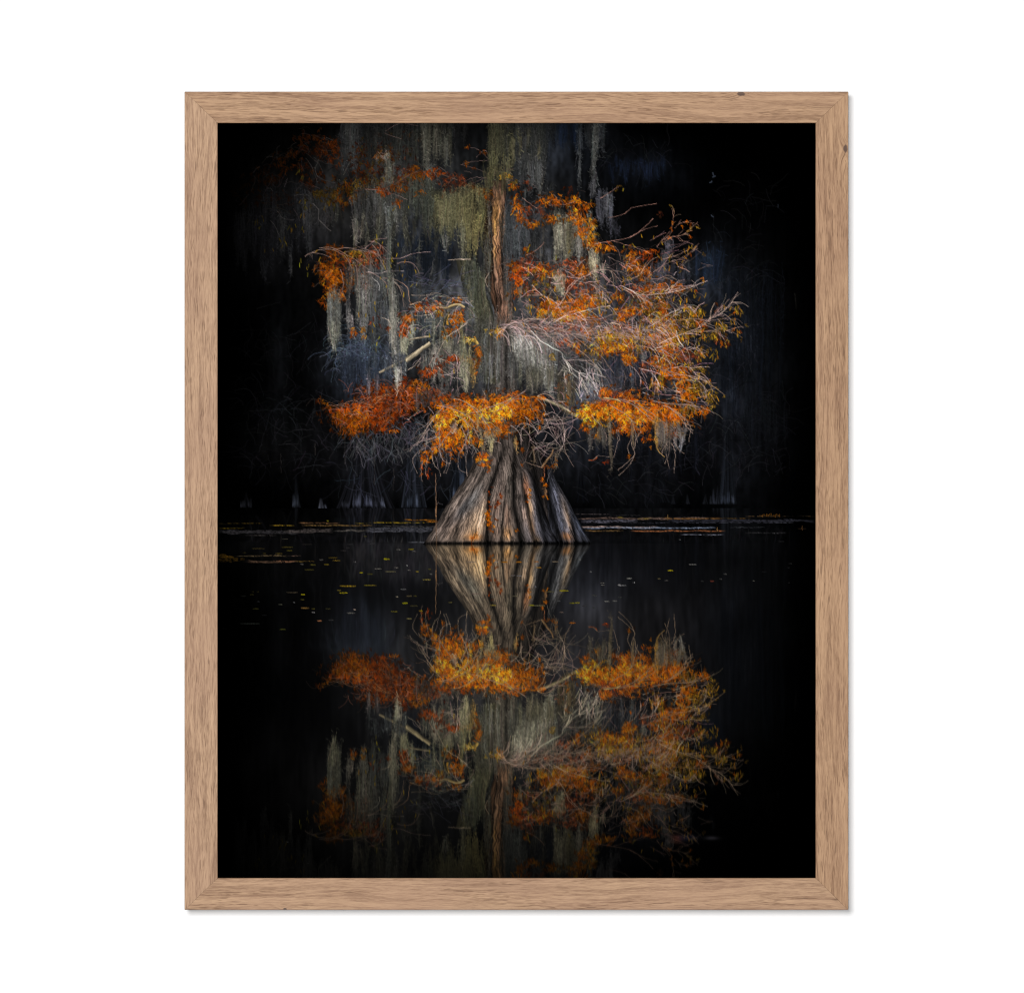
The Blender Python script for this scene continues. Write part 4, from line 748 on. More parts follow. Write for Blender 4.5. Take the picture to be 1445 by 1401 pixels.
    limb(L, [(781, 634), (778, 642), (770, 652), (765, 660)], 1.6, 2.4, (150, 116, 84)); stroke(L, [(765, 660), (752, 656), (740, 652), (736, 662)], 1.2, (130, 106, 92)); stroke(L, [(768, 658), (768, 672), (764, 681)], 1.3, (150, 90, 60)); stroke(L, [(786, 640), (778, 662), (771, 682)], 1.1, (96, 90, 88)); stroke(L, [(795, 628), (788, 642), (785, 662)], 1.0, (120, 104, 92))
    for x, y, n in ((772, 659, 26), (780, 656, 22), (785, 647, 14), (767, 676, 16), (771, 684, 18), (769, 698, 14), (738, 634, 24), (764, 592, 26), (762, 600, 16), (729, 624, 20), (736, 652, 10)):
        leaves(L, x, y, 2.4, 3, n, ORANGE, .75, .8)
    tuft(L, 785, 640, 664, 4, (130, 110, 88)); tuft(L, 752, 628, 660, 3, (120, 100, 76)); tuft(L, 769, 690, 706, 3, (150, 110, 72)); tuft(L, 728, 616, 640, 5, (150, 118, 70))
    # ---- right gold clump
    curtain(L, 828, 870, 600, 640, (70, 64, 58), 7, 8, .9)
    clumps = ((830, 581, 11, 10, 460, GOLD, 1.0), (845, 576, 16, 9, 400, ORANGE, .95), (860, 582, 18, 11, 500, GOLD, .92), (880, 580, 20, 12, 600, ORANGE, 1.0), (882, 600, 13, 8, 300, ORANGE, 1.0), (898, 584, 18, 13, 520, GOLD, .9), (915, 580, 18, 13, 460, ORANGE, .95), (932, 578, 18, 12, 430, ORANGE, .95), (944, 588, 15, 13, 480, ORANGE, .98), (955, 580, 16, 10, 260, ORANGE, .95), (905, 600, 14, 8, 150, ORANGE, .9), (938, 602, 14, 8, 220, ORANGE, .9), (948, 610, 9, 6, 130, RED, 1.2), (866, 570, 20, 6, 200, ORANGE, .9), (870, 560, 22, 8, 220, RUST, 1.1), (855, 552, 10, 6, 150, ORANGE, .9), (893, 556, 16, 6, 160, ORANGE, .8), (885, 565, 20, 5, 220, ORANGE, .95), (826, 602, 7, 6, 80, ORANGE, .8), (842, 612, 5, 4, 60, ORANGE, .9), (842, 596, 14, 6, 70, GOLD, .8), (968, 590, 11, 9, 120, ORANGE, .8), (985, 578, 12, 6, 110, ORANGE, .88), (998, 580, 5, 5, 60, ORANGE, .85), (972, 575, 12, 7, 110, OLIVE, .85), (910, 615, 7, 5, 40, ORANGE, .8), (890, 638, 3, 6, 22, ORANGE, .7), (920, 628, 2, 6, 14, ORANGE, .9), (962, 612, 4, 6, 26, OLIVE, .9), (1005, 566, 7, 8, 50, OLIVE, .8), (866, 607, 8, 6, 40, ORANGE, .8), (965, 560, 14, 8, 120, ORANGE, .85))
    haze(L, clumps)
    for x, y, rx, ry, n, pal, g in clumps:
        leaves(L, x, y, rx, ry, n, pal, g, 1.05)
    for x, y, a, l in ((850, 564, .1, 60), (880, 566, .1, 70), (860, 570, .5, 46), (920, 566, .1, 60), (935, 572, .2, 60), (945, 575, .5, 50), (890, 590, 1.2, 36), (930, 590, .9, 40), (900, 570, .6, 40), (950, 560, .3, 50), (835, 585, .9, 40), (965, 570, .2, 46)):
        twigs(L, x, y, a, l, (188, 158, 146), .75, 0, .6, 5, 1, .5, .85)
    limb(L, [(852, 562), (862, 563), (876, 567)], 1.2, 1.4, (200, 170, 120))
    tuft(L, 832, 605, 650, 3, (112, 104, 96)); tuft(L, 845, 600, 632, 9, (92, 82, 70)); tuft(L, 859, 592, 672, 7, (112, 100, 84), 1.2, .2, 2); tuft(L, 850, 605, 640, 6, (84, 78, 72)); tuft(L, 893, 595, 636, 4, (128, 108, 84)); tuft(L, 926, 585, 640, 9, (164, 120, 56), 1.1, .4, 4); stroke(L, [(925, 622), (929, 636), (938, 645)], 2.0, (150, 116, 66)); tuft(L, 940, 600, 646, 16, (112, 98, 86)); tuft(L, 952, 610, 640, 9, (110, 104, 100)); tuft(L, 963, 610, 644, 6, (140, 138, 140)); tuft(L, 933, 600, 640, 8, (130, 110, 84)); curtain(L, 925, 970, 600, 640, (92, 84, 80), 8, 7, .9)
    for pts in ([(870, 606), (872, 622), (866, 646)], [(872, 606), (875, 622)], [(891, 610), (891, 626), (896, 640), (888, 650), (872, 664)], [(896, 638), (890, 654), (873, 671)], [(905, 608), (898, 620), (895, 634)], [(941, 626), (935, 636), (934, 642)], [(945, 620), (944, 640), (938, 655)], [(948, 625), (953, 640), (951, 668)], [(940, 640), (945, 662)], [(962, 596), (972, 604), (979, 607)], [(966, 588), (974, 600), (974, 612), (972, 624)], [(888, 640), (886, 630), (892, 618)], [(830, 650), (838, 648), (844, 643), (860, 645)], [(950, 620), (958, 634), (966, 640)]):
        stroke(L, pts, .9, (150, 126, 112))
    stroke(L, [(831, 649), (838, 649), (843, 645)], 1.2, (190, 76, 24)); leaves(L, 856, 651, 3, 2, 14, RED, 1.0)
    # leaf litter in the flutes
    for p in ([(692, 690), (690, 715), (690, 735), (694, 750)], [(707, 695), (704, 705), (699, 716)], [(688, 720), (691, 740)]):
        b = bezier(p, 40)
        for k in range(40):
            
            if rng.random() < .62:
                leaves(L, b[k, 0] + rng.normal(0, .7), b[k, 1], 1.2, 1.5, 4, RED if b[k, 1] < 720 else ORANGE, .8, .5)
    for x, y in ((668, 760), (672, 752), (664, 762), (700, 735), (695, 745), (747, 700), (746, 706), (729, 744), (745, 690)):
        leaves(L, x, y, 2, 4, 14, ORANGE, .7, .7)
    # slender stem standing in the water, left of the flare
    stroke(L, [(614.5, 668), (615, 700), (615, 735), (616, 767)], 1.6, (108, 82, 64), 30, .1)
    stroke(L, [(616, 714), (615, 722), (615, 730)], 2.4, (150, 108, 74)); stroke(L, [(616, 712), (619, 708)], .8, (140, 110, 90)); stroke(L, [(617, 709), (625, 712)], .6, (70, 68, 72))


# ---------------------------------------------------------------- water
def floating(img):
    """duckweed bands and lily pads lying on the water; img at print resolution"""
    def dash(x, y, l, hgt, col, a=1.0):
        n = max(2, int(l))
        for k in range(n):
            xx = x - l / 2 + l * k / n
            hh = hgt * math.sqrt(max(.05, 1 - (2 * k / n - 1) ** 2)) * U(.5, 1.1)
            yy = y + rng.normal(0, .1)
            ix = int(xx - PX0); i0 = yy - PY0
            for iy in range(int(i0 - hh), int(i0 + hh) + 2):
                cov = np.clip((min(iy + 1, i0 + hh / 2 + .2) - max(iy, i0 - hh / 2 - .2)) * 1.1, 0, 1) * a
                if cov > 0 and 0 <= ix < img.shape[1] and 0 <= iy < img.shape[0]:
                    img[iy, ix] = img[iy, ix] * (1 - cov) + np.asarray(col) * cov * U(.65, 1.15)
    # bands: x0, x1, y, thickness, colour, density
    bands = [(308, 420, 750, 5, (44, 42, 44), .9), (400, 470, 749, 4.5, (62, 56, 54), .9), (470, 520, 748, 2.2, (70, 66, 62), .9), (515, 610, 748, 3.2, (66, 66, 72), .95), (515, 615, 745, 3, (60, 60, 66), .85), (345, 390, 755, .8, (60, 56, 54), .8), (308, 345, 745, 1, (96, 78, 20), .7),
             (420, 480, 737.5, 1.1, (110, 78, 50), .8), (380, 415, 741, 1.1, (120, 96, 26), .8), (425, 525, 741, 1.2, (104, 80, 44), .9), (520, 612, 737, .9, (110, 92, 30), .5), (570, 616, 733, 1.3, (150, 92, 24), .95), (530, 580, 737, 1.2, (120, 100, 26), .8), (600, 618, 735.5, 1.6, (170, 98, 22), .8), (540, 620, 742, 1.4, (56, 54, 54), .7), (500, 520, 738, 1, (110, 92, 30), .6), (308, 370, 738, 1, (72, 56, 18), .5),
             (815, 1000, 731, 2.4, (92, 74, 66), .95), (820, 900, 735, 3.4, (78, 76, 86), .9), (815, 930, 743.5, 2.2, (150, 128, 120), .9), (815, 1010, 744.5, 1.6, (120, 130, 150), .9), (825, 880, 748.5, 1, (140, 106, 60), .8), (890, 1024, 748.8, 1.2, (150, 92, 56), .85), (960, 1022, 754, 1, (110, 112, 124), .8), (1052, 1110, 751.5, .9, (70, 68, 70), .8), (940, 1150, 734.5, 3.0, (44, 44, 52), .9), (880, 1120, 737, 1.0, (54, 54, 62), .6), (812, 860, 725, .8, (74, 66, 66), .7), (860, 905, 726.5, .7, (60, 56, 56), .6), (935, 1020, 731, 1.6, (110, 76, 40), .8), (1020, 1060, 731, 1.2, (84, 62, 30), .7), (1050, 1150, 728, .8, (70, 54, 34), .6), (1030, 1080, 743.5, .9, (60, 62, 66), .6), (870, 880, 730, 1.4, (140, 118, 34), .8), (900, 920, 731, 1.2, (120, 100, 34), .7),
             (306, 330, 787, 8, (92, 62, 12), .62), (306, 345, 789, 6, (78, 54, 14), .5), (330, 405, 784, 1.5, (86, 72, 50), .75), (345, 420, 792, 2.2, (104, 78, 60), .85), (385, 415, 791.5, 1.8, (130, 88, 62), .8), (415, 445, 791.5, 1, (110, 84, 36), .7), (405, 425, 783.5, 1, (96, 74, 62), .6), (575, 610, 764.5, .8, (96, 98, 104), .8), (600, 620, 765, .7, (110, 100, 96), .6)]
    speck = smooth_noise(img.shape[0], img.shape[1], .9, 3.2) * .6 + smooth_noise(img.shape[0], img.shape[1], .8, 1.3) * .4
    for x0, x1, y, th, c, d in bands:
        r0, r1 = int(y - th / 2 - 2 - PY0), int(y + th / 2 + 3 - PY0); c0, c1 = max(0, int(x0 - PX0)), min(img.shape[1], int(x1 - PX0))
        yy = np.arange(r0, r1)[:, None] + PY0 + .5; xx = np.arange(c0, c1)[None] + PX0
        mid = y + .5 + .9 * (smooth_noise(2, c1 - c0, 1, 25)[0] - .5)[None] * min(2, th)
        hw = (th / 2 * (.55 + .9 * smooth_noise(2, c1 - c0, 1, 9)[0]))[None] + .15
        cov = np.clip(hw - np.abs(yy - mid) + .5, 0, 1) * np.clip((speck[r0:r1, c0:c1] - (.62 - .5 * d)) * 4.5, 0, 1)
        cov *= np.clip(np.minimum(xx - x0, x1 - xx) / 10 + .25, 0, 1)
        tone = (.55 + .9 * smooth_noise(r1 - r0, c1 - c0, 1, 2.2))[..., None]
        img[r0:r1, c0:c1] = img[r0:r1, c0:c1] * (1 - .9 * cov[..., None]) + .9 * cov[..., None] * np.asarray(c, np.float32) * tone * .88
    for x in range(1074, 1102, 2):                      # reeds of orange weed at the right
        if rng.random() < .8:
            dash(x, 727 + U(-1.5, 1.5), 2.4, U(2, 4.5), (112, 72, 24), .8)
    dash(1132, 746, 12, .8, (56, 40, 26)); dash(1132, 745, 1.5, 6, (70, 46, 24))
    for x, y in ((942, 730), (1012, 747)):
        dash(x, y, 1.2, 7, (130, 100, 60), .8)
    # single pads: x, y, length, thickness, colour
    Y = (186, 172, 20); Gy = (124, 120, 112); Dk = (96, 88, 34); Wt = (190, 186, 184); Or = (206, 128, 30)
    pads = [(491, 827, 23, 1.6, (170, 138, 30)), (484, 836.5, 12, 1.8, (176, 160, 20)), (478, 833, 6, 1.3, (140, 124, 40)), (518, 826, 10, 1.6, (130, 118, 30)), (526, 826, 10, 1.4, (120, 104, 34)), (441, 797, 8, 1.8, Dk), (436, 804, 14, 1.2, Dk), (412, 836, 16, 1.4, (90, 78, 60)), (427, 839, 6, 1.8, Y), (426, 846, 6, 1.4, Dk), (430, 858, 12, 2.2, (140, 104, 50)), (442, 859, 5, 1.4, Dk), (463, 859, 7, 1.3, (80, 74, 40)), (442, 864, 5, 2, (130, 126, 126)), (451, 876, 7, 2.2, (170, 110, 72)), (467, 875, 8, 1.1, (74, 72, 72)), (500, 860, 4, 2.6, (150, 132, 120)), (495, 865, 12, 1.2, Gy), (361, 859, 9, 1.8, (96, 92, 34)), (352, 880, 28, 2, (70, 76, 68)), (355, 839, 6, 1.3, Dk), (357, 835, 3, 1, Dk), (364, 835, 3, 1, Dk), (343, 841, 8, 1.4, (56, 58, 52)), (364, 849, 4, 1.4, (70, 72, 76)), (395, 853, 6, 1.4, (110, 110, 90)), (415, 850, 3, 2.2, (130, 130, 130)), (399, 888, 9, 2.2, (90, 92, 32)), (316, 887, 9, 1.4, (30, 30, 30)), (373, 868, 7, 1, (44, 44, 46)),
            (546, 789, 9, 1.6, Y), (544, 788.5, 5, 2.2, (176, 168, 20)), (510, 808, 5, 2, Y), (522, 810, 8, 1.2, Dk), (470, 787, 13, 1, (130, 104, 30)), (475, 791, 11, 1.1, (140, 112, 34)), (461, 796.5, 7, 1.8, (130, 110, 30)), (453, 790, 6, 1, Gy), (426, 796, 5, 1, Gy), (580, 775, 8, 1.2, (170, 150, 20)), (562, 775.5, 6, 1, Gy), (584, 778, 6, .8, Gy), (574.5, 798, 2.4, 2.4, Wt), (501, 793, 2.4, 1.8, Wt), (533, 802.5, 10, 1, Gy), (559, 801, 6, 1.2, Gy), (577, 804.5, 4, 1, Gy), (551, 806.5, 15, 1.1, (120, 112, 80)), (589, 806.5, 5, 1.4, (150, 130, 40)), (606, 803, 4, 1.1, (120, 110, 40)), (608, 810, 4, 1, Gy), (602, 818, 12, 1.4, (140, 126, 60)), (569, 831.5, 8, 1.8, (100, 100, 100)), (571, 851, 8, 2.6, (156, 152, 24)), (560, 842, 4, 1.6, (140, 130, 110)), (577, 841, 8, 1.4, (120, 104, 70)), (586, 841, 5, 1, Dk), (584, 855, 11, 1.1, (84, 78, 44)), (594, 862, 5, 2.2, (160, 132, 30)), (556, 863, 10, 2, (100, 92, 34)), (577, 873, 8, 3, (104, 96, 60)), (635, 850, 6, 1.4, (100, 92, 52)), (696, 854, 9, 1.8, (150, 130, 60)), (671, 838, 12, .9, (150, 122, 110)), (671, 850, 6, 1.1, (130, 112, 90)), (696, 842, 5, 1, (120, 110, 100)), (727, 841, 7, 1.1, (130, 120, 90)), (712, 793, 9, 1.5, Or), (732, 793, 8, 1.9, Or), (743, 792.5, 2.5, 1, Wt), (757, 792.5, 7, 1.6, (190, 116, 50)), (760, 801, 8, 1.3, (170, 120, 40)), (784, 792.5, 9, 1.2, (150, 132, 110)), (724, 812, 7, .9, (140, 130, 126)), (700, 793, 6, .8, Wt), (690, 814, 6, 1, (170, 130, 110)), (665, 793, 14, .8, (150, 132, 122)), (733, 812.5, 7, 1, (120, 118, 122)), (756, 828, 3.4, 2.2, (130, 128, 132)), (796, 833.5, 13, 2, (160, 148, 24)), (776, 835, 12, 1.2, (96, 90, 60)), (750, 854, 8, 1.9, (160, 150, 30)), (761, 854.5, 16, 1.2, (120, 116, 84)), (807, 851, 8, 1.2, (130, 124, 24)), (815, 850.5, 7, 1.8, (150, 140, 40)), (788, 848, 6, 1.2, (90, 90, 90)), (839, 840, 7, 1.4, (80, 80, 76)), (792, 864, 6, 2, (96, 84, 78)), (808, 879, 9, 2.6, (160, 92, 34)), (856, 880, 3, 3, (170, 70, 20)), (818, 790, 4, 2, (120, 118, 116)), (834, 807, 3, 1.6, (140, 138, 138)), (850, 822.5, 6, 1, Gy), (851, 825.5, 5, 1, Gy), (874, 825.5, 4, 2, Wt), (879, 826, 10, 1, (140, 138, 138)), (888, 816, 8, 1.4, (140, 138, 130)), (895, 822, 2.4, 1.8, (150, 148, 148)), (857, 848.5, 7, 1.8, (130, 128, 122)), (868, 848, 7, 1.6, (120, 118, 112)), (875, 843, 5, 1.4, (70, 70, 66)), (825, 855, 7, 1.2, (60, 60, 60)), (838, 857.5, 5, 1.6, (60, 62, 62)), (930, 816.5, 4, 1.3, (130, 116, 80)), (946.5, 805, 8, 2.4, (176, 160, 24)), (941, 819, 5, 1.4, (100, 96, 92)), (978, 796.5, 11, 1, (130, 128, 124)), (1024, 810, 5, 1.4, (110, 108, 104)), (1005, 820, 6, 1.4, (150, 70, 50)), (1017, 817, 4, 1.2, (84, 82, 80)), (1064, 819.5, 3.4, 1.2, (100, 98, 90)), (991, 820, 4, 1, (60, 60, 60)), (1116, 795, 5, 1.2, (50, 50, 50)), (1079, 807, 7, .8, (40, 40, 42)), (960, 761.5, 3, 1, (110, 108, 108)), (1103, 764, 8, 1.2, (34, 34, 36)), (1113, 801, 4, 1.2, (46, 46, 46)), (1114, 822, 3, 1.2, (50, 50, 50)), (405, 1188, 4, 1.2, (60, 60, 60)), (434, 1218, 4, 1, (36, 34, 34)), (515, 757, 4, 1, (84, 78, 40)), (525, 767, 8, .8, (74, 72, 74)), (494, 768, 8, .9, (60, 58, 60)), (402, 760.5, 8, .9, (70, 66, 56)), (405, 772, 16, 1, (96, 84, 30)), (408, 777, 8, 1.2, (110, 100, 30)), (364, 774, 18, 1, (74, 62, 30)), (393, 781, 10, 1, (110, 92, 36)), (373, 781, 5, 1, (84, 72, 26)), (345, 780, 5, 1, (64, 54, 22)), (433, 768, 14, .7, (50, 46, 40)), (484, 777, 8, .9, (64, 60, 60)), (491, 773, 5, .8, (70, 66, 64)), (462, 735, 4, 1.4, (140, 130, 30)), (1002, 754, 1.4, 2, (90, 90, 90))]
    for x, y, l, hgt, c in pads:
        dash(x, y, l, hgt * .9, np.asarray(c) * .7)
    # soft out-of-focus glint low in the reflection
    y = np.arange(img.shape[0])[:, None] + PY0; x = np.arange(img.shape[1])[None] + PX0
    for cx, cy, rx, ry, c in ((1004, 1182, 9, 2.6, (34, 32, 36)), (955, 1183, 8, 6, (40, 18, 10)), (968, 1182, 14, 5, (10, 12, 22))):
        img += np.exp(-((x - cx) / rx) ** 2 - ((y - cy) / ry) ** 2)[..., None] * np.asarray(c, np.float32)


def down(a):
    h, w = a.shape[0] // S, a.shape[1] // S
    return a[:h * S, :w * S].reshape(h, S, w, S, -1).mean((1, 3)) if a.ndim == 3 else a[:h * S, :w * S].reshape(h, S, w, S).mean((1, 3))


def paint_print():
    H = int(PY1 - PY0)
    far = backdrop()
    Lf = Layer(); far_things(Lf)
    af = down(Lf.a)[:far.shape[0]]; cf = down(Lf.c)[:far.shape[0]]
    far = far * (1 - af[..., None]) + cf
    far = far * .75 + .25 * blur(far, 1, 1)
    L = Layer(); trunk(L); near_tree(L)
    an = down(L.a)[..., None]; cn = down(L.c)
    hn = an.shape[0]
    img = np.zeros((H, W, 3), np.float32)
    rf = int(MIR_FAR - PY0); rn = int(MIR_NEAR - PY0)
    img[:rf] = far[:rf]
    # far shore mirrored in the water
    n = min(rf, H - rf); m = far[:n][::-1]
    img[rf:rf + n] = np.where(np.arange(n)[:, None, None] < 48, blur(m, 2, 0), blur(m, 3, 0) * .5 + blur(m, 14, 1) * .5) * np.interp(np.arange(n), [0, 50, 70, 545], [.85, .7, .55, .2])[:, None, None] * np.array((1.0, .98, .96), np.float32)
    # near tree above the water
    img[:rn] = img[:rn] * (1 - an[:rn]) + cn[:rn]
    # and mirrored
    n = min(rn, H - rn)
    mc, ma = cn[rn - n:rn][::-1], an[rn - n:rn][::-1]
    yy = np.arange(n)
    wob = .5 * (smooth_noise(n, W, 3, 60) - .5) * 2
    att = np.interp(yy, [0, 60, 130, 200, 240, 300, 360, 420, 475], [.88, .82, .74, .80, .76, .66, .56, .44, .28])[:, None, None] * (np.interp(np.arange(W) + PX0, [470, 600, 640, 735, 800], [.78, .86, 1.06, 1.06, .94]))[None, :, None]
    mcb = mc * .5 + .5 * blur(mc, 1, 0); mab = ma * .5 + .5 * blur(ma, 1, 0)
    far_part = yy[:, None, None] > 230
    mc2 = np.where(far_part, blur(mc, 1, 0) * .7 + mc * .3, mcb); ma2 = np.where(far_part, blur(ma, 1, 0) * .7 + ma * .3, mab)
    img[rn:rn + n] = img[rn:rn + n] * (1 - ma2) + mc2 * att * np.array((.98, .96, .84), np.float32)
    img[rn - 1:rn + 1, int(597 - PX0):int(836 - PX0)] *= (.5 + .5 * smooth_noise(2, 239, 1, 5)[0])[None, :, None]
    # faint milky sheen of the water
    img[rn:] += (np.array((7, 7, 8), np.float32) * blobs(H - rn, W, [])[..., :1].shape[0] ** 0) * (np.exp(-((np.arange(W) + PX0 - 720) / 270) ** 4)[None, :, None] * np.interp(np.arange(H - rn), [0, 40, 250, 474], [.4, 1, .8, .1])[:, None, None])
    before = img[:rn].copy()
    floating(img)
    img[:rn] = img[:rn] * (1 - an[:rn]) + before * an[:rn]          # weed lies behind the trunk
    # the print's own exposure: fade to black towards its edges
    y = np.arange(H)[:, None] + PY0; x = np.arange(W)[None] + PX0
    vig = np.interp(x, [306, 345, 420, 520], [0, .35, .85, 1]) * np.interp(x, [985, 1060, 1120, 1150], [1, .9, .55, .2]) * np.interp(y, [172, 200, 240, 1100, 1238], [.62, .85, 1, 1, .7])
    band = np.exp(-((y - 752) / 40.0) ** 4)
    vig = vig * (1 - band) + band * np.interp(x, [306, 330, 420, 1110, 1151], [.8, .9, 1, .9, .6])
    img = img * vig[..., None]
    img = np.clip(1.12 * img - .12 * blur(img, 1, 1), 0, 255)
    return np.clip(img, 0, 255)


# =====================================================================
#  PART 2 - the place: a framed print hanging on a white wall
# =====================================================================
import bpy
import bmesh
from mathutils import Vector

sc = bpy.context.scene
U_M = 0.406 / 844.0                     # metres per photograph unit
HANG = 1.50                             # height of the picture's middle on the wall
CX, CY = 722.5, 700.5


def wx(px):
    return (px - CX) * U_M


def wz(py):
    return HANG - (py - CY) * U_M


DEPTH = 0.022
FRONT = -DEPTH - 0.0005
PRINT_Y = FRONT + 0.0028
EXPO = 1.325                            # light reaching the picture (white = 1)
KEY, FILL = 76.0, 62.0


def nodes_of(name):
    m = bpy.data.materials.new(name); m.use_nodes = True
    nt = m.node_tree
    for n in list(nt.nodes):
        nt.nodes.remove(n)
    out = nt.nodes.new('ShaderNodeOutputMaterial')
    b = nt.nodes.new('ShaderNodeBsdfPrincipled')
    nt.links.new(b.outputs[0], out.inputs[0])
    return m, nt, b


def mat_wall():
    m, nt, b = nodes_of('white_wall_paint')
    tc = nt.nodes.new('ShaderNodeTexCoord')
    n = nt.nodes.new('ShaderNodeTexNoise'); n.inputs['Scale'].default_value = 420; n.inputs['Detail'].default_value = 4
    nt.links.new(tc.outputs['Object'], n.inputs['Vector'])
    bp = nt.nodes.new('ShaderNodeBump'); bp.inputs['Strength'].default_value = .03; bp.inputs['Distance'].default_value = .0004
    nt.links.new(n.outputs['Fac'], bp.inputs['Height']); nt.links.new(bp.outputs[0], b.inputs['Normal'])
    b.inputs['Base Color'].default_value = (.8, .8, .8, 1); b.inputs['Roughness'].default_value = .9
    b.inputs['Specular IOR Level'].default_value = 0.1
    return m


def mat_print():
    m, nt, b = nodes_of('matte_art_print')
    a = nt.nodes.new('ShaderNodeVertexColor'); a.layer_name = 'ink'
    nt.links.new(a.outputs['Color'], b.inputs['Base Color'])
    b.inputs['Roughness'].default_value = 1.0; b.inputs['Specular IOR Level'].default_value = 0.0
    return m


def mat_plain(name, c, r=.8):
    m, nt, b = nodes_of(name)
    tc = nt.nodes.new('ShaderNodeTexCoord')
    n = nt.nodes.new('ShaderNodeTexNoise'); n.inputs['Scale'].default_value = 160
    nt.links.new(tc.outputs['Object'], n.inputs['Vector'])
    rp = nt.nodes.new('ShaderNodeValToRGB')
    rp.color_ramp.elements[0].color = (*[v * .8 for v in c], 1); rp.color_ramp.elements[1].color = (*c, 1)
    nt.links.new(n.outputs['Fac'], rp.inputs[0]); nt.links.new(rp.outputs[0], b.inputs['Base Color'])
    b.inputs['Roughness'].default_value = r
    return m


def mat_oak(name, seed, knots=(), slant=0.0):
    """oak: fibres, growth bands, dark pores along local X, and knots at (x, y, radius)"""
    m, nt, b = nodes_of(name)
    N = nt.nodes.new; K = nt.links.new

    def math_(op, a, c=None, d=None, clamp=False):
        n = N('ShaderNodeMath'); n.operation = op; n.use_clamp = clamp
        for i, v in enumerate((a, c, d)):
            if v is None:
                continue
            if hasattr(v, 'is_output'):
                K(v, n.inputs[i])
            else:
                n.inputs[i].default_value = v
        return n.outputs[0]

    def noise(vec, detail=2.0, rough=.5, w=0.0):
        n = N('ShaderNodeTexNoise'); n.noise_dimensions = '4D'
        n.inputs['Scale'].default_value = 1; n.inputs['Detail'].default_value = detail; n.inputs['Roughness'].default_value = rough
        n.inputs['W'].default_value = seed * 7.3 + w
        K(vec, n.inputs['Vector'])
        return n.outputs['Fac']

    def ramp(v, a, c):
        n = N('ShaderNodeMapRange'); n.inputs['From Min'].default_value = a; n.inputs['From Max'].default_value = c
        n.interpolation_type = 'SMOOTHSTEP'
        K(v, n.inputs['Value'])
        return n.outputs[0]
    tc = N('ShaderNodeTexCoord'); sp = N('ShaderNodeSeparateXYZ'); K(tc.outputs['Object'], sp.inputs[0])
    x, y, z = sp.outputs

    def comb(a, c, d):
        n = N('ShaderNodeCombineXYZ')
        for i, v in enumerate((a, c, d)):
            K(v, n.inputs[i])
        return n.outputs[0]

    def stretch(kx, ky, yy):
        return comb(math_('MULTIPLY', x, kx), math_('MULTIPLY', yy, ky), math_('MULTIPLY', z, ky))
    # grain wanders slowly and bends round the knots
    wob = noise(stretch(22, 60, y), 1.5, w=1)
    yy = math_('ADD', y, math_('MULTIPLY', math_('SUBTRACT', wob, .5), .0045))
    yy = math_('ADD', yy, math_('MULTIPLY', x, slant))
    wob2 = noise(stretch(5, 10, y), 1.0, w=2)
    yy = math_('ADD', yy, math_('MULTIPLY', math_('SUBTRACT', wob2, .5), .016))
    kmask = None
    for kx, ky, kr in knots:
        dx = math_('SUBTRACT', x, kx); dy = math_('SUBTRACT', y, ky)
        d2 = math_('ADD', math_('MULTIPLY', math_('MULTIPLY', dx, dx), .28), math_('MULTIPLY', dy, dy))
        g = math_('POWER', 2.718, math_('MULTIPLY', d2, -1.0 / (kr * kr)))
        s = math_('SIGN', dy)
        yy = math_('ADD', yy, math_('MULTIPLY', math_('MULTIPLY', g, s), kr * .8))
        kn = noise(stretch(500, 900, y), 3, .7, w=5)
        gm = ramp(math_('MULTIPLY', math_('POWER', 2.718, math_('MULTIPLY', d2, -5.0 / (kr * kr))), math_('ADD', kn, .45)), .38, .72)
        kmask = gm if kmask is None else math_('MAXIMUM', kmask, gm)
    fib = noise(stretch(130, 1700, yy), 4, .7, w=3)
    band = noise(stretch(9, 260, yy), 2, .5, w=4)
    mid = noise(stretch(26, 620, yy), 3, .6, w=8)
    tone = noise(stretch(14, 30, y), 1, w=9)
    pores = noise(stretch(95, 1900, yy), 1.5, .5, w=6)
    where = noise(stretch(18, 210, yy), 1.5, .5, w=7)
    pore = math_('MULTIPLY', ramp(pores, .56, .64), ramp(where, .39, .58))
    v = math_('ADD', math_('MULTIPLY', fib, .63), math_('ADD', math_('MULTIPLY', band, .34), math_('MULTIPLY', mid, .5)))
    v = ramp(v, .54, .92)
    cr = N('ShaderNodeValToRGB'); K(v, cr.inputs[0])
    e = cr.color_ramp.elements
    e[0].position = 0; e[0].color = (.205, .116, .067, 1)
    e[1].position = 1; e[1].color = (.440, .280, .170, 1)
    q = e.new(.5); q.color = (.335, .206, .124, 1)

    def mix(f, a, col, mode='MIX'):
        n = N('ShaderNodeMix'); n.data_type = 'RGBA'; n.blend_type = mode
        K(f, n.inputs['Factor']); K(a, n.inputs['A'])
        if hasattr(col, 'is_output'):
            K(col, n.inputs['B'])
        else:
            n.inputs['B'].default_value = (*col, 1)
        return n.outputs['Result']
    c = mix(math_('MULTIPLY', ramp(tone, .35, .7), .30), cr.outputs[0], (.300, .174, .114))
    c = mix(math_('MULTIPLY', pore, .6), c, (.110, .058, .035))
    if kmask is not None:
        c = mix(math_('MULTIPLY', kmask, .9), c, (.075, .045, .034))
    hs = N('ShaderNodeHueSaturation'); hs.inputs['Value'].default_value = (1, .98, 1.0, 1.03, .95)[seed]; hs.inputs['Saturation'].default_value = (1, 1.03, 1.0, .98, 1.05)[seed]
    K(c, hs.inputs['Color']); K(hs.outputs[0], b.inputs['Base Color'])
    b.inputs['Roughness'].default_value = .62; b.inputs['Specular IOR Level'].default_value = .18
    bp = N('ShaderNodeBump'); bp.inputs['Strength'].default_value = .35; bp.inputs['Distance'].default_value = .0004
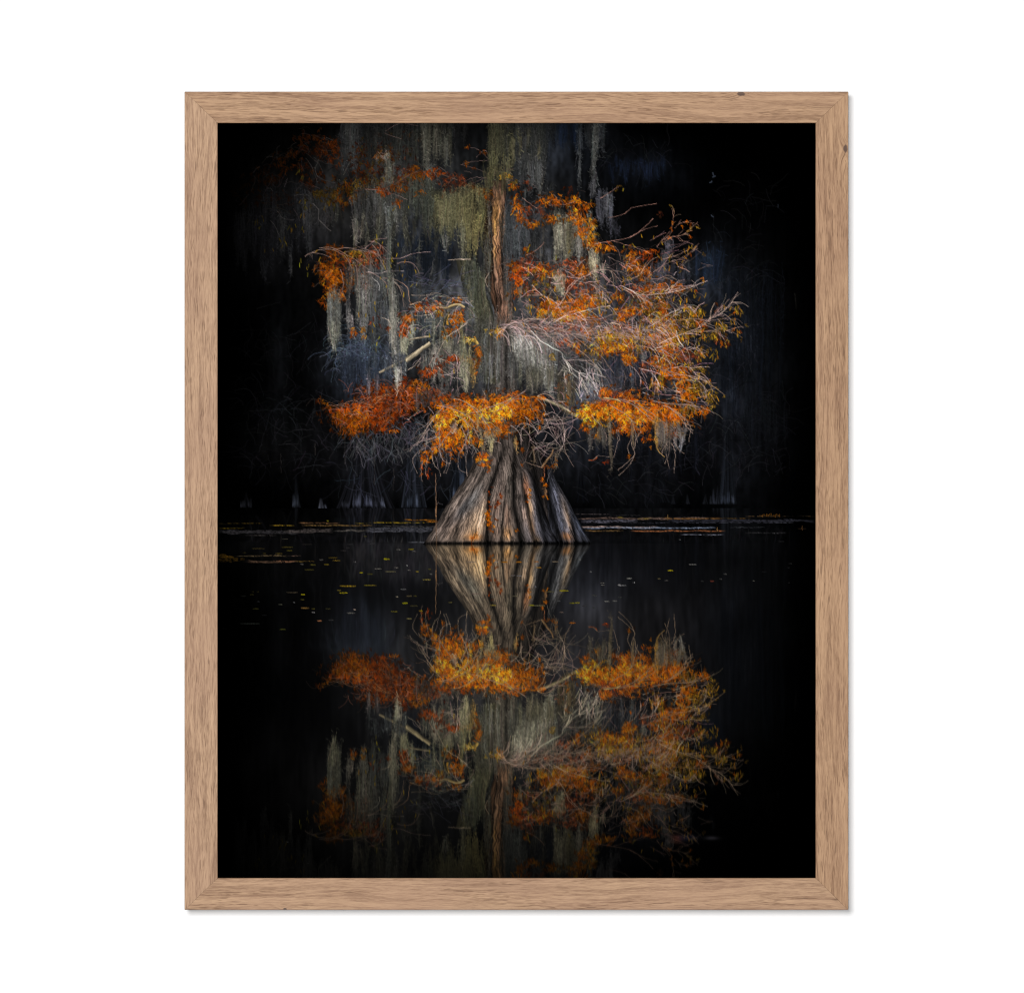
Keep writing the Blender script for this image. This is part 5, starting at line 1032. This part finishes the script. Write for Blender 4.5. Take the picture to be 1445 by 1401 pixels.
    hgt = math_('SUBTRACT', math_('MULTIPLY', fib, .6), pore)
    K(hgt, bp.inputs['Height']); K(bp.outputs[0], b.inputs['Normal'])
    return m


def link(name, me, mat, parent=None):
    o = bpy.data.objects.new(name, me); sc.collection.objects.link(o)
    me.materials.append(mat)
    if parent:
        o.parent = parent
    return o


# ---- wall
bm = bmesh.new()
bmesh.ops.create_cube(bm, size=1)
bmesh.ops.scale(bm, vec=(5.0, .12, 3.6), verts=bm.verts)
me = bpy.data.meshes.new('wall'); bm.to_mesh(me); bm.free()
wall = link('wall', me, mat_wall()); wall.location = (0, .06, HANG)
wall['kind'] = 'structure'

# ---- the framed print
OUT = (260.3, 129.6, 1197.2, 1283.3)    # outer edges of the frame: left, top, right, bottom
INN = (307.0, 173.9, 1151.0, 1238.5)    # opening
root = bpy.data.objects.new('framed_print', None); sc.collection.objects.link(root)
root.empty_display_size = .05
base = Vector((wx((OUT[0] + OUT[2]) / 2), -DEPTH / 2, wz(OUT[3])))
root.location = base
root['label'] = 'oak framed print of a mossy orange-leaved cypress mirrored in dark water, on white wall'
root['category'] = 'framed print'


def corner(f, ix, iy):
    """corner of the frame, f = 0 at the opening, 1 at the outside"""
    return (INN[ix] * (1 - f) + OUT[ix] * f, INN[iy] * (1 - f) + OUT[iy] * f)


def rail(ends, mat):
    """one mitred moulding between two corners; local X runs along it"""
    # profile: (fraction inner -> outer, depth from the front face)
    c = .025
    prof = [(0, .0006), (.012, .0001), (c, 0), (1 - c, 0), (1 - .008, .0002), (1, .0008), (1, DEPTH), (.22, DEPTH), (.22, .0036), (0, .0036)]
    a0 = Vector((*[0.0] * 2, 0.0))
    mid_in = [(corner(0, *ends[0])[k] + corner(0, *ends[1])[k]) / 2 for k in (0, 1)]
    mid_out = [(corner(1, *ends[0])[k] + corner(1, *ends[1])[k]) / 2 for k in (0, 1)]
    mx, my = (mid_in[0] + mid_out[0]) / 2, (mid_in[1] + mid_out[1]) / 2
    org = Vector((wx(mx), FRONT, wz(my)))
    p0, p1 = corner(.5, *ends[0]), corner(.5, *ends[1])
    ax = Vector((wx(p1[0]) - wx(p0[0]), 0, wz(p1[1]) - wz(p0[1]))).normalized()
    ay = Vector((0, -1, 0)).cross(ax).normalized()      # across the moulding
    az = Vector((0, -1, 0))
    bm = bmesh.new()
    rings = []
    nseg = 1
    for e in (0, 1):
        ring = []
        for f, d in prof:
            px, py = corner(f, *ends[e])
            w = Vector((wx(px), FRONT + d, wz(py))) - org
            w -= ax * (.00006 if e else -.00006)             # hairline open mitre
            ring.append(bm.verts.new((w.dot(ax), w.dot(ay), w.dot(az))))
        rings.append(ring)
    n = len(prof)
    for k in range(n):
        bm.faces.new((rings[0][k], rings[0][(k + 1) % n], rings[1][(k + 1) % n], rings[1][k]))
    bm.faces.new(rings[0][::-1]); bm.faces.new(rings[1])
    bmesh.ops.recalc_face_normals(bm, faces=bm.faces)
    me = bpy.data.meshes.new('rail'); bm.to_mesh(me); bm.free()
    o = link('rail', me, mat, root)
    from mathutils import Matrix
    M = Matrix((ax, ay, az)).transposed().to_4x4()
    M.translation = org - base
    o.matrix_local = M
    return o, M


def local_of(M, px, py):
    w = Vector((wx(px), FRONT, wz(py))) - base
    return M.inverted() @ w


L_, T_, R_, B_ = 0, 1, 2, 3
rails = []
plan = [(((L_, T_), (R_, T_)), 1, [(1046, 133, .0042)], .006), (((L_, B_), (R_, B_)), 2, [(402, 1282, .0020)], -.004),
        (((L_, B_), (L_, T_)), 3, [], .010), (((R_, B_), (R_, T_)), 4, [(1193, 210, .0042)], -.008)]
for ends, seed, knots, slant in plan:
    tmp = bpy.data.materials.new('tmp')
    o, M = rail(ends, tmp)
    kk = []
    for px, py, r in knots:
        q = local_of(M, px, py); kk.append((q.x, q.y, r))
    o.data.materials[0] = mat_oak('oak_wood', seed, kk, slant)
    bpy.data.materials.remove(tmp)
    rails.append(o)

# ---- backing board behind the print
bm = bmesh.new()
x0, x1, z0, z1 = wx(PX0 + 1), wx(PX1 - 1), wz(PY1 - 1), wz(PY0 + 1)
bmesh.ops.create_cube(bm, size=1)
bmesh.ops.scale(bm, vec=(x1 - x0, .003, z1 - z0), verts=bm.verts)
me = bpy.data.meshes.new('backing_board'); bm.to_mesh(me); bm.free()
bb = link('backing_board', me, mat_plain('grey_board', (.3, .27, .23)), root)
bb.location = Vector(((x0 + x1) / 2, PRINT_Y + .0022, (z0 + z1) / 2)) - base

# ---- the print: a flat sheet whose ink is stored per vertex
ink = paint_print() / 255.0
ink = np.where(ink <= .04045, ink / 12.92, ((ink + .055) / 1.055) ** 2.4) / EXPO
nh, nw = ink.shape[:2]
gx = (np.arange(nw) + .5 + PX0 - CX) * U_M - base.x
gz = HANG - (np.arange(nh) + .5 + PY0 - CY) * U_M - base.z
co = np.zeros((nh, nw, 3), np.float32)
co[..., 0] = gx[None]; co[..., 1] = PRINT_Y - base.y; co[..., 2] = gz[:, None]
idx = np.arange(nh * nw, dtype=np.int32).reshape(nh, nw)
quads = np.stack([idx[:-1, :-1], idx[1:, :-1], idx[1:, 1:], idx[:-1, 1:]], -1).reshape(-1)
nf = len(quads) // 4
me = bpy.data.meshes.new('art_print')
me.vertices.add(nh * nw); me.vertices.foreach_set('co', co.ravel())
me.loops.add(nf * 4); me.loops.foreach_set('vertex_index', quads)
me.polygons.add(nf); me.polygons.foreach_set('loop_start', np.arange(0, nf * 4, 4, dtype=np.int32))
me.update(calc_edges=True)
at = me.color_attributes.new('ink', 'FLOAT_COLOR', 'POINT')
rgba = np.ones((nh * nw, 4), np.float32); rgba[:, :3] = ink.reshape(-1, 3)
at.data.foreach_set('color', rgba.ravel())
pr = link('art_print', me, mat_print(), root)

# ---- light: a soft lamp above left, and a frontal one
def lamp(name, loc, size, power):
    l = bpy.data.lights.new(name, 'AREA'); l.shape = 'SQUARE'; l.size = size; l.energy = power
    o = bpy.data.objects.new(name, l); sc.collection.objects.link(o)
    o.location = loc
    o.rotation_euler = (Vector((wx(728), 0, HANG)) - Vector(loc)).to_track_quat('-Z', 'Y').to_euler()
    return o


lamp('softbox', (-.36, -3.0, HANG + .38), .62, KEY)
lamp('front_lamp', (0, -3.4, HANG), .25, FILL)

w = bpy.data.worlds.new('World'); sc.world = w; w.use_nodes = True
w.node_tree.nodes['Background'].inputs[0].default_value = (1, 1, 1, 1)
w.node_tree.nodes['Background'].inputs[1].default_value = .03

# ---- camera
D = 3.0
cam = bpy.data.cameras.new('camera'); co_ = bpy.data.objects.new('camera', cam); sc.collection.objects.link(co_)
co_.location = (0, FRONT - D, HANG); co_.rotation_euler = (math.pi / 2, 0, 0)
cam.sensor_width = 36; cam.lens = 36 * D / (1445 * U_M)
cam.clip_end = 50
sc.camera = co_

sc.view_settings.view_transform = 'Standard'; sc.view_settings.look = 'None'
sc.view_settings.exposure = 0; sc.view_settings.gamma = 1
try:
    sc.view_settings.use_curve_mapping = False
except Exception:
    pass
sc.cycles.max_bounces = 4
sc.cycles.pixel_filter_type = 'BLACKMAN_HARRIS'; sc.cycles.filter_width = 1.05
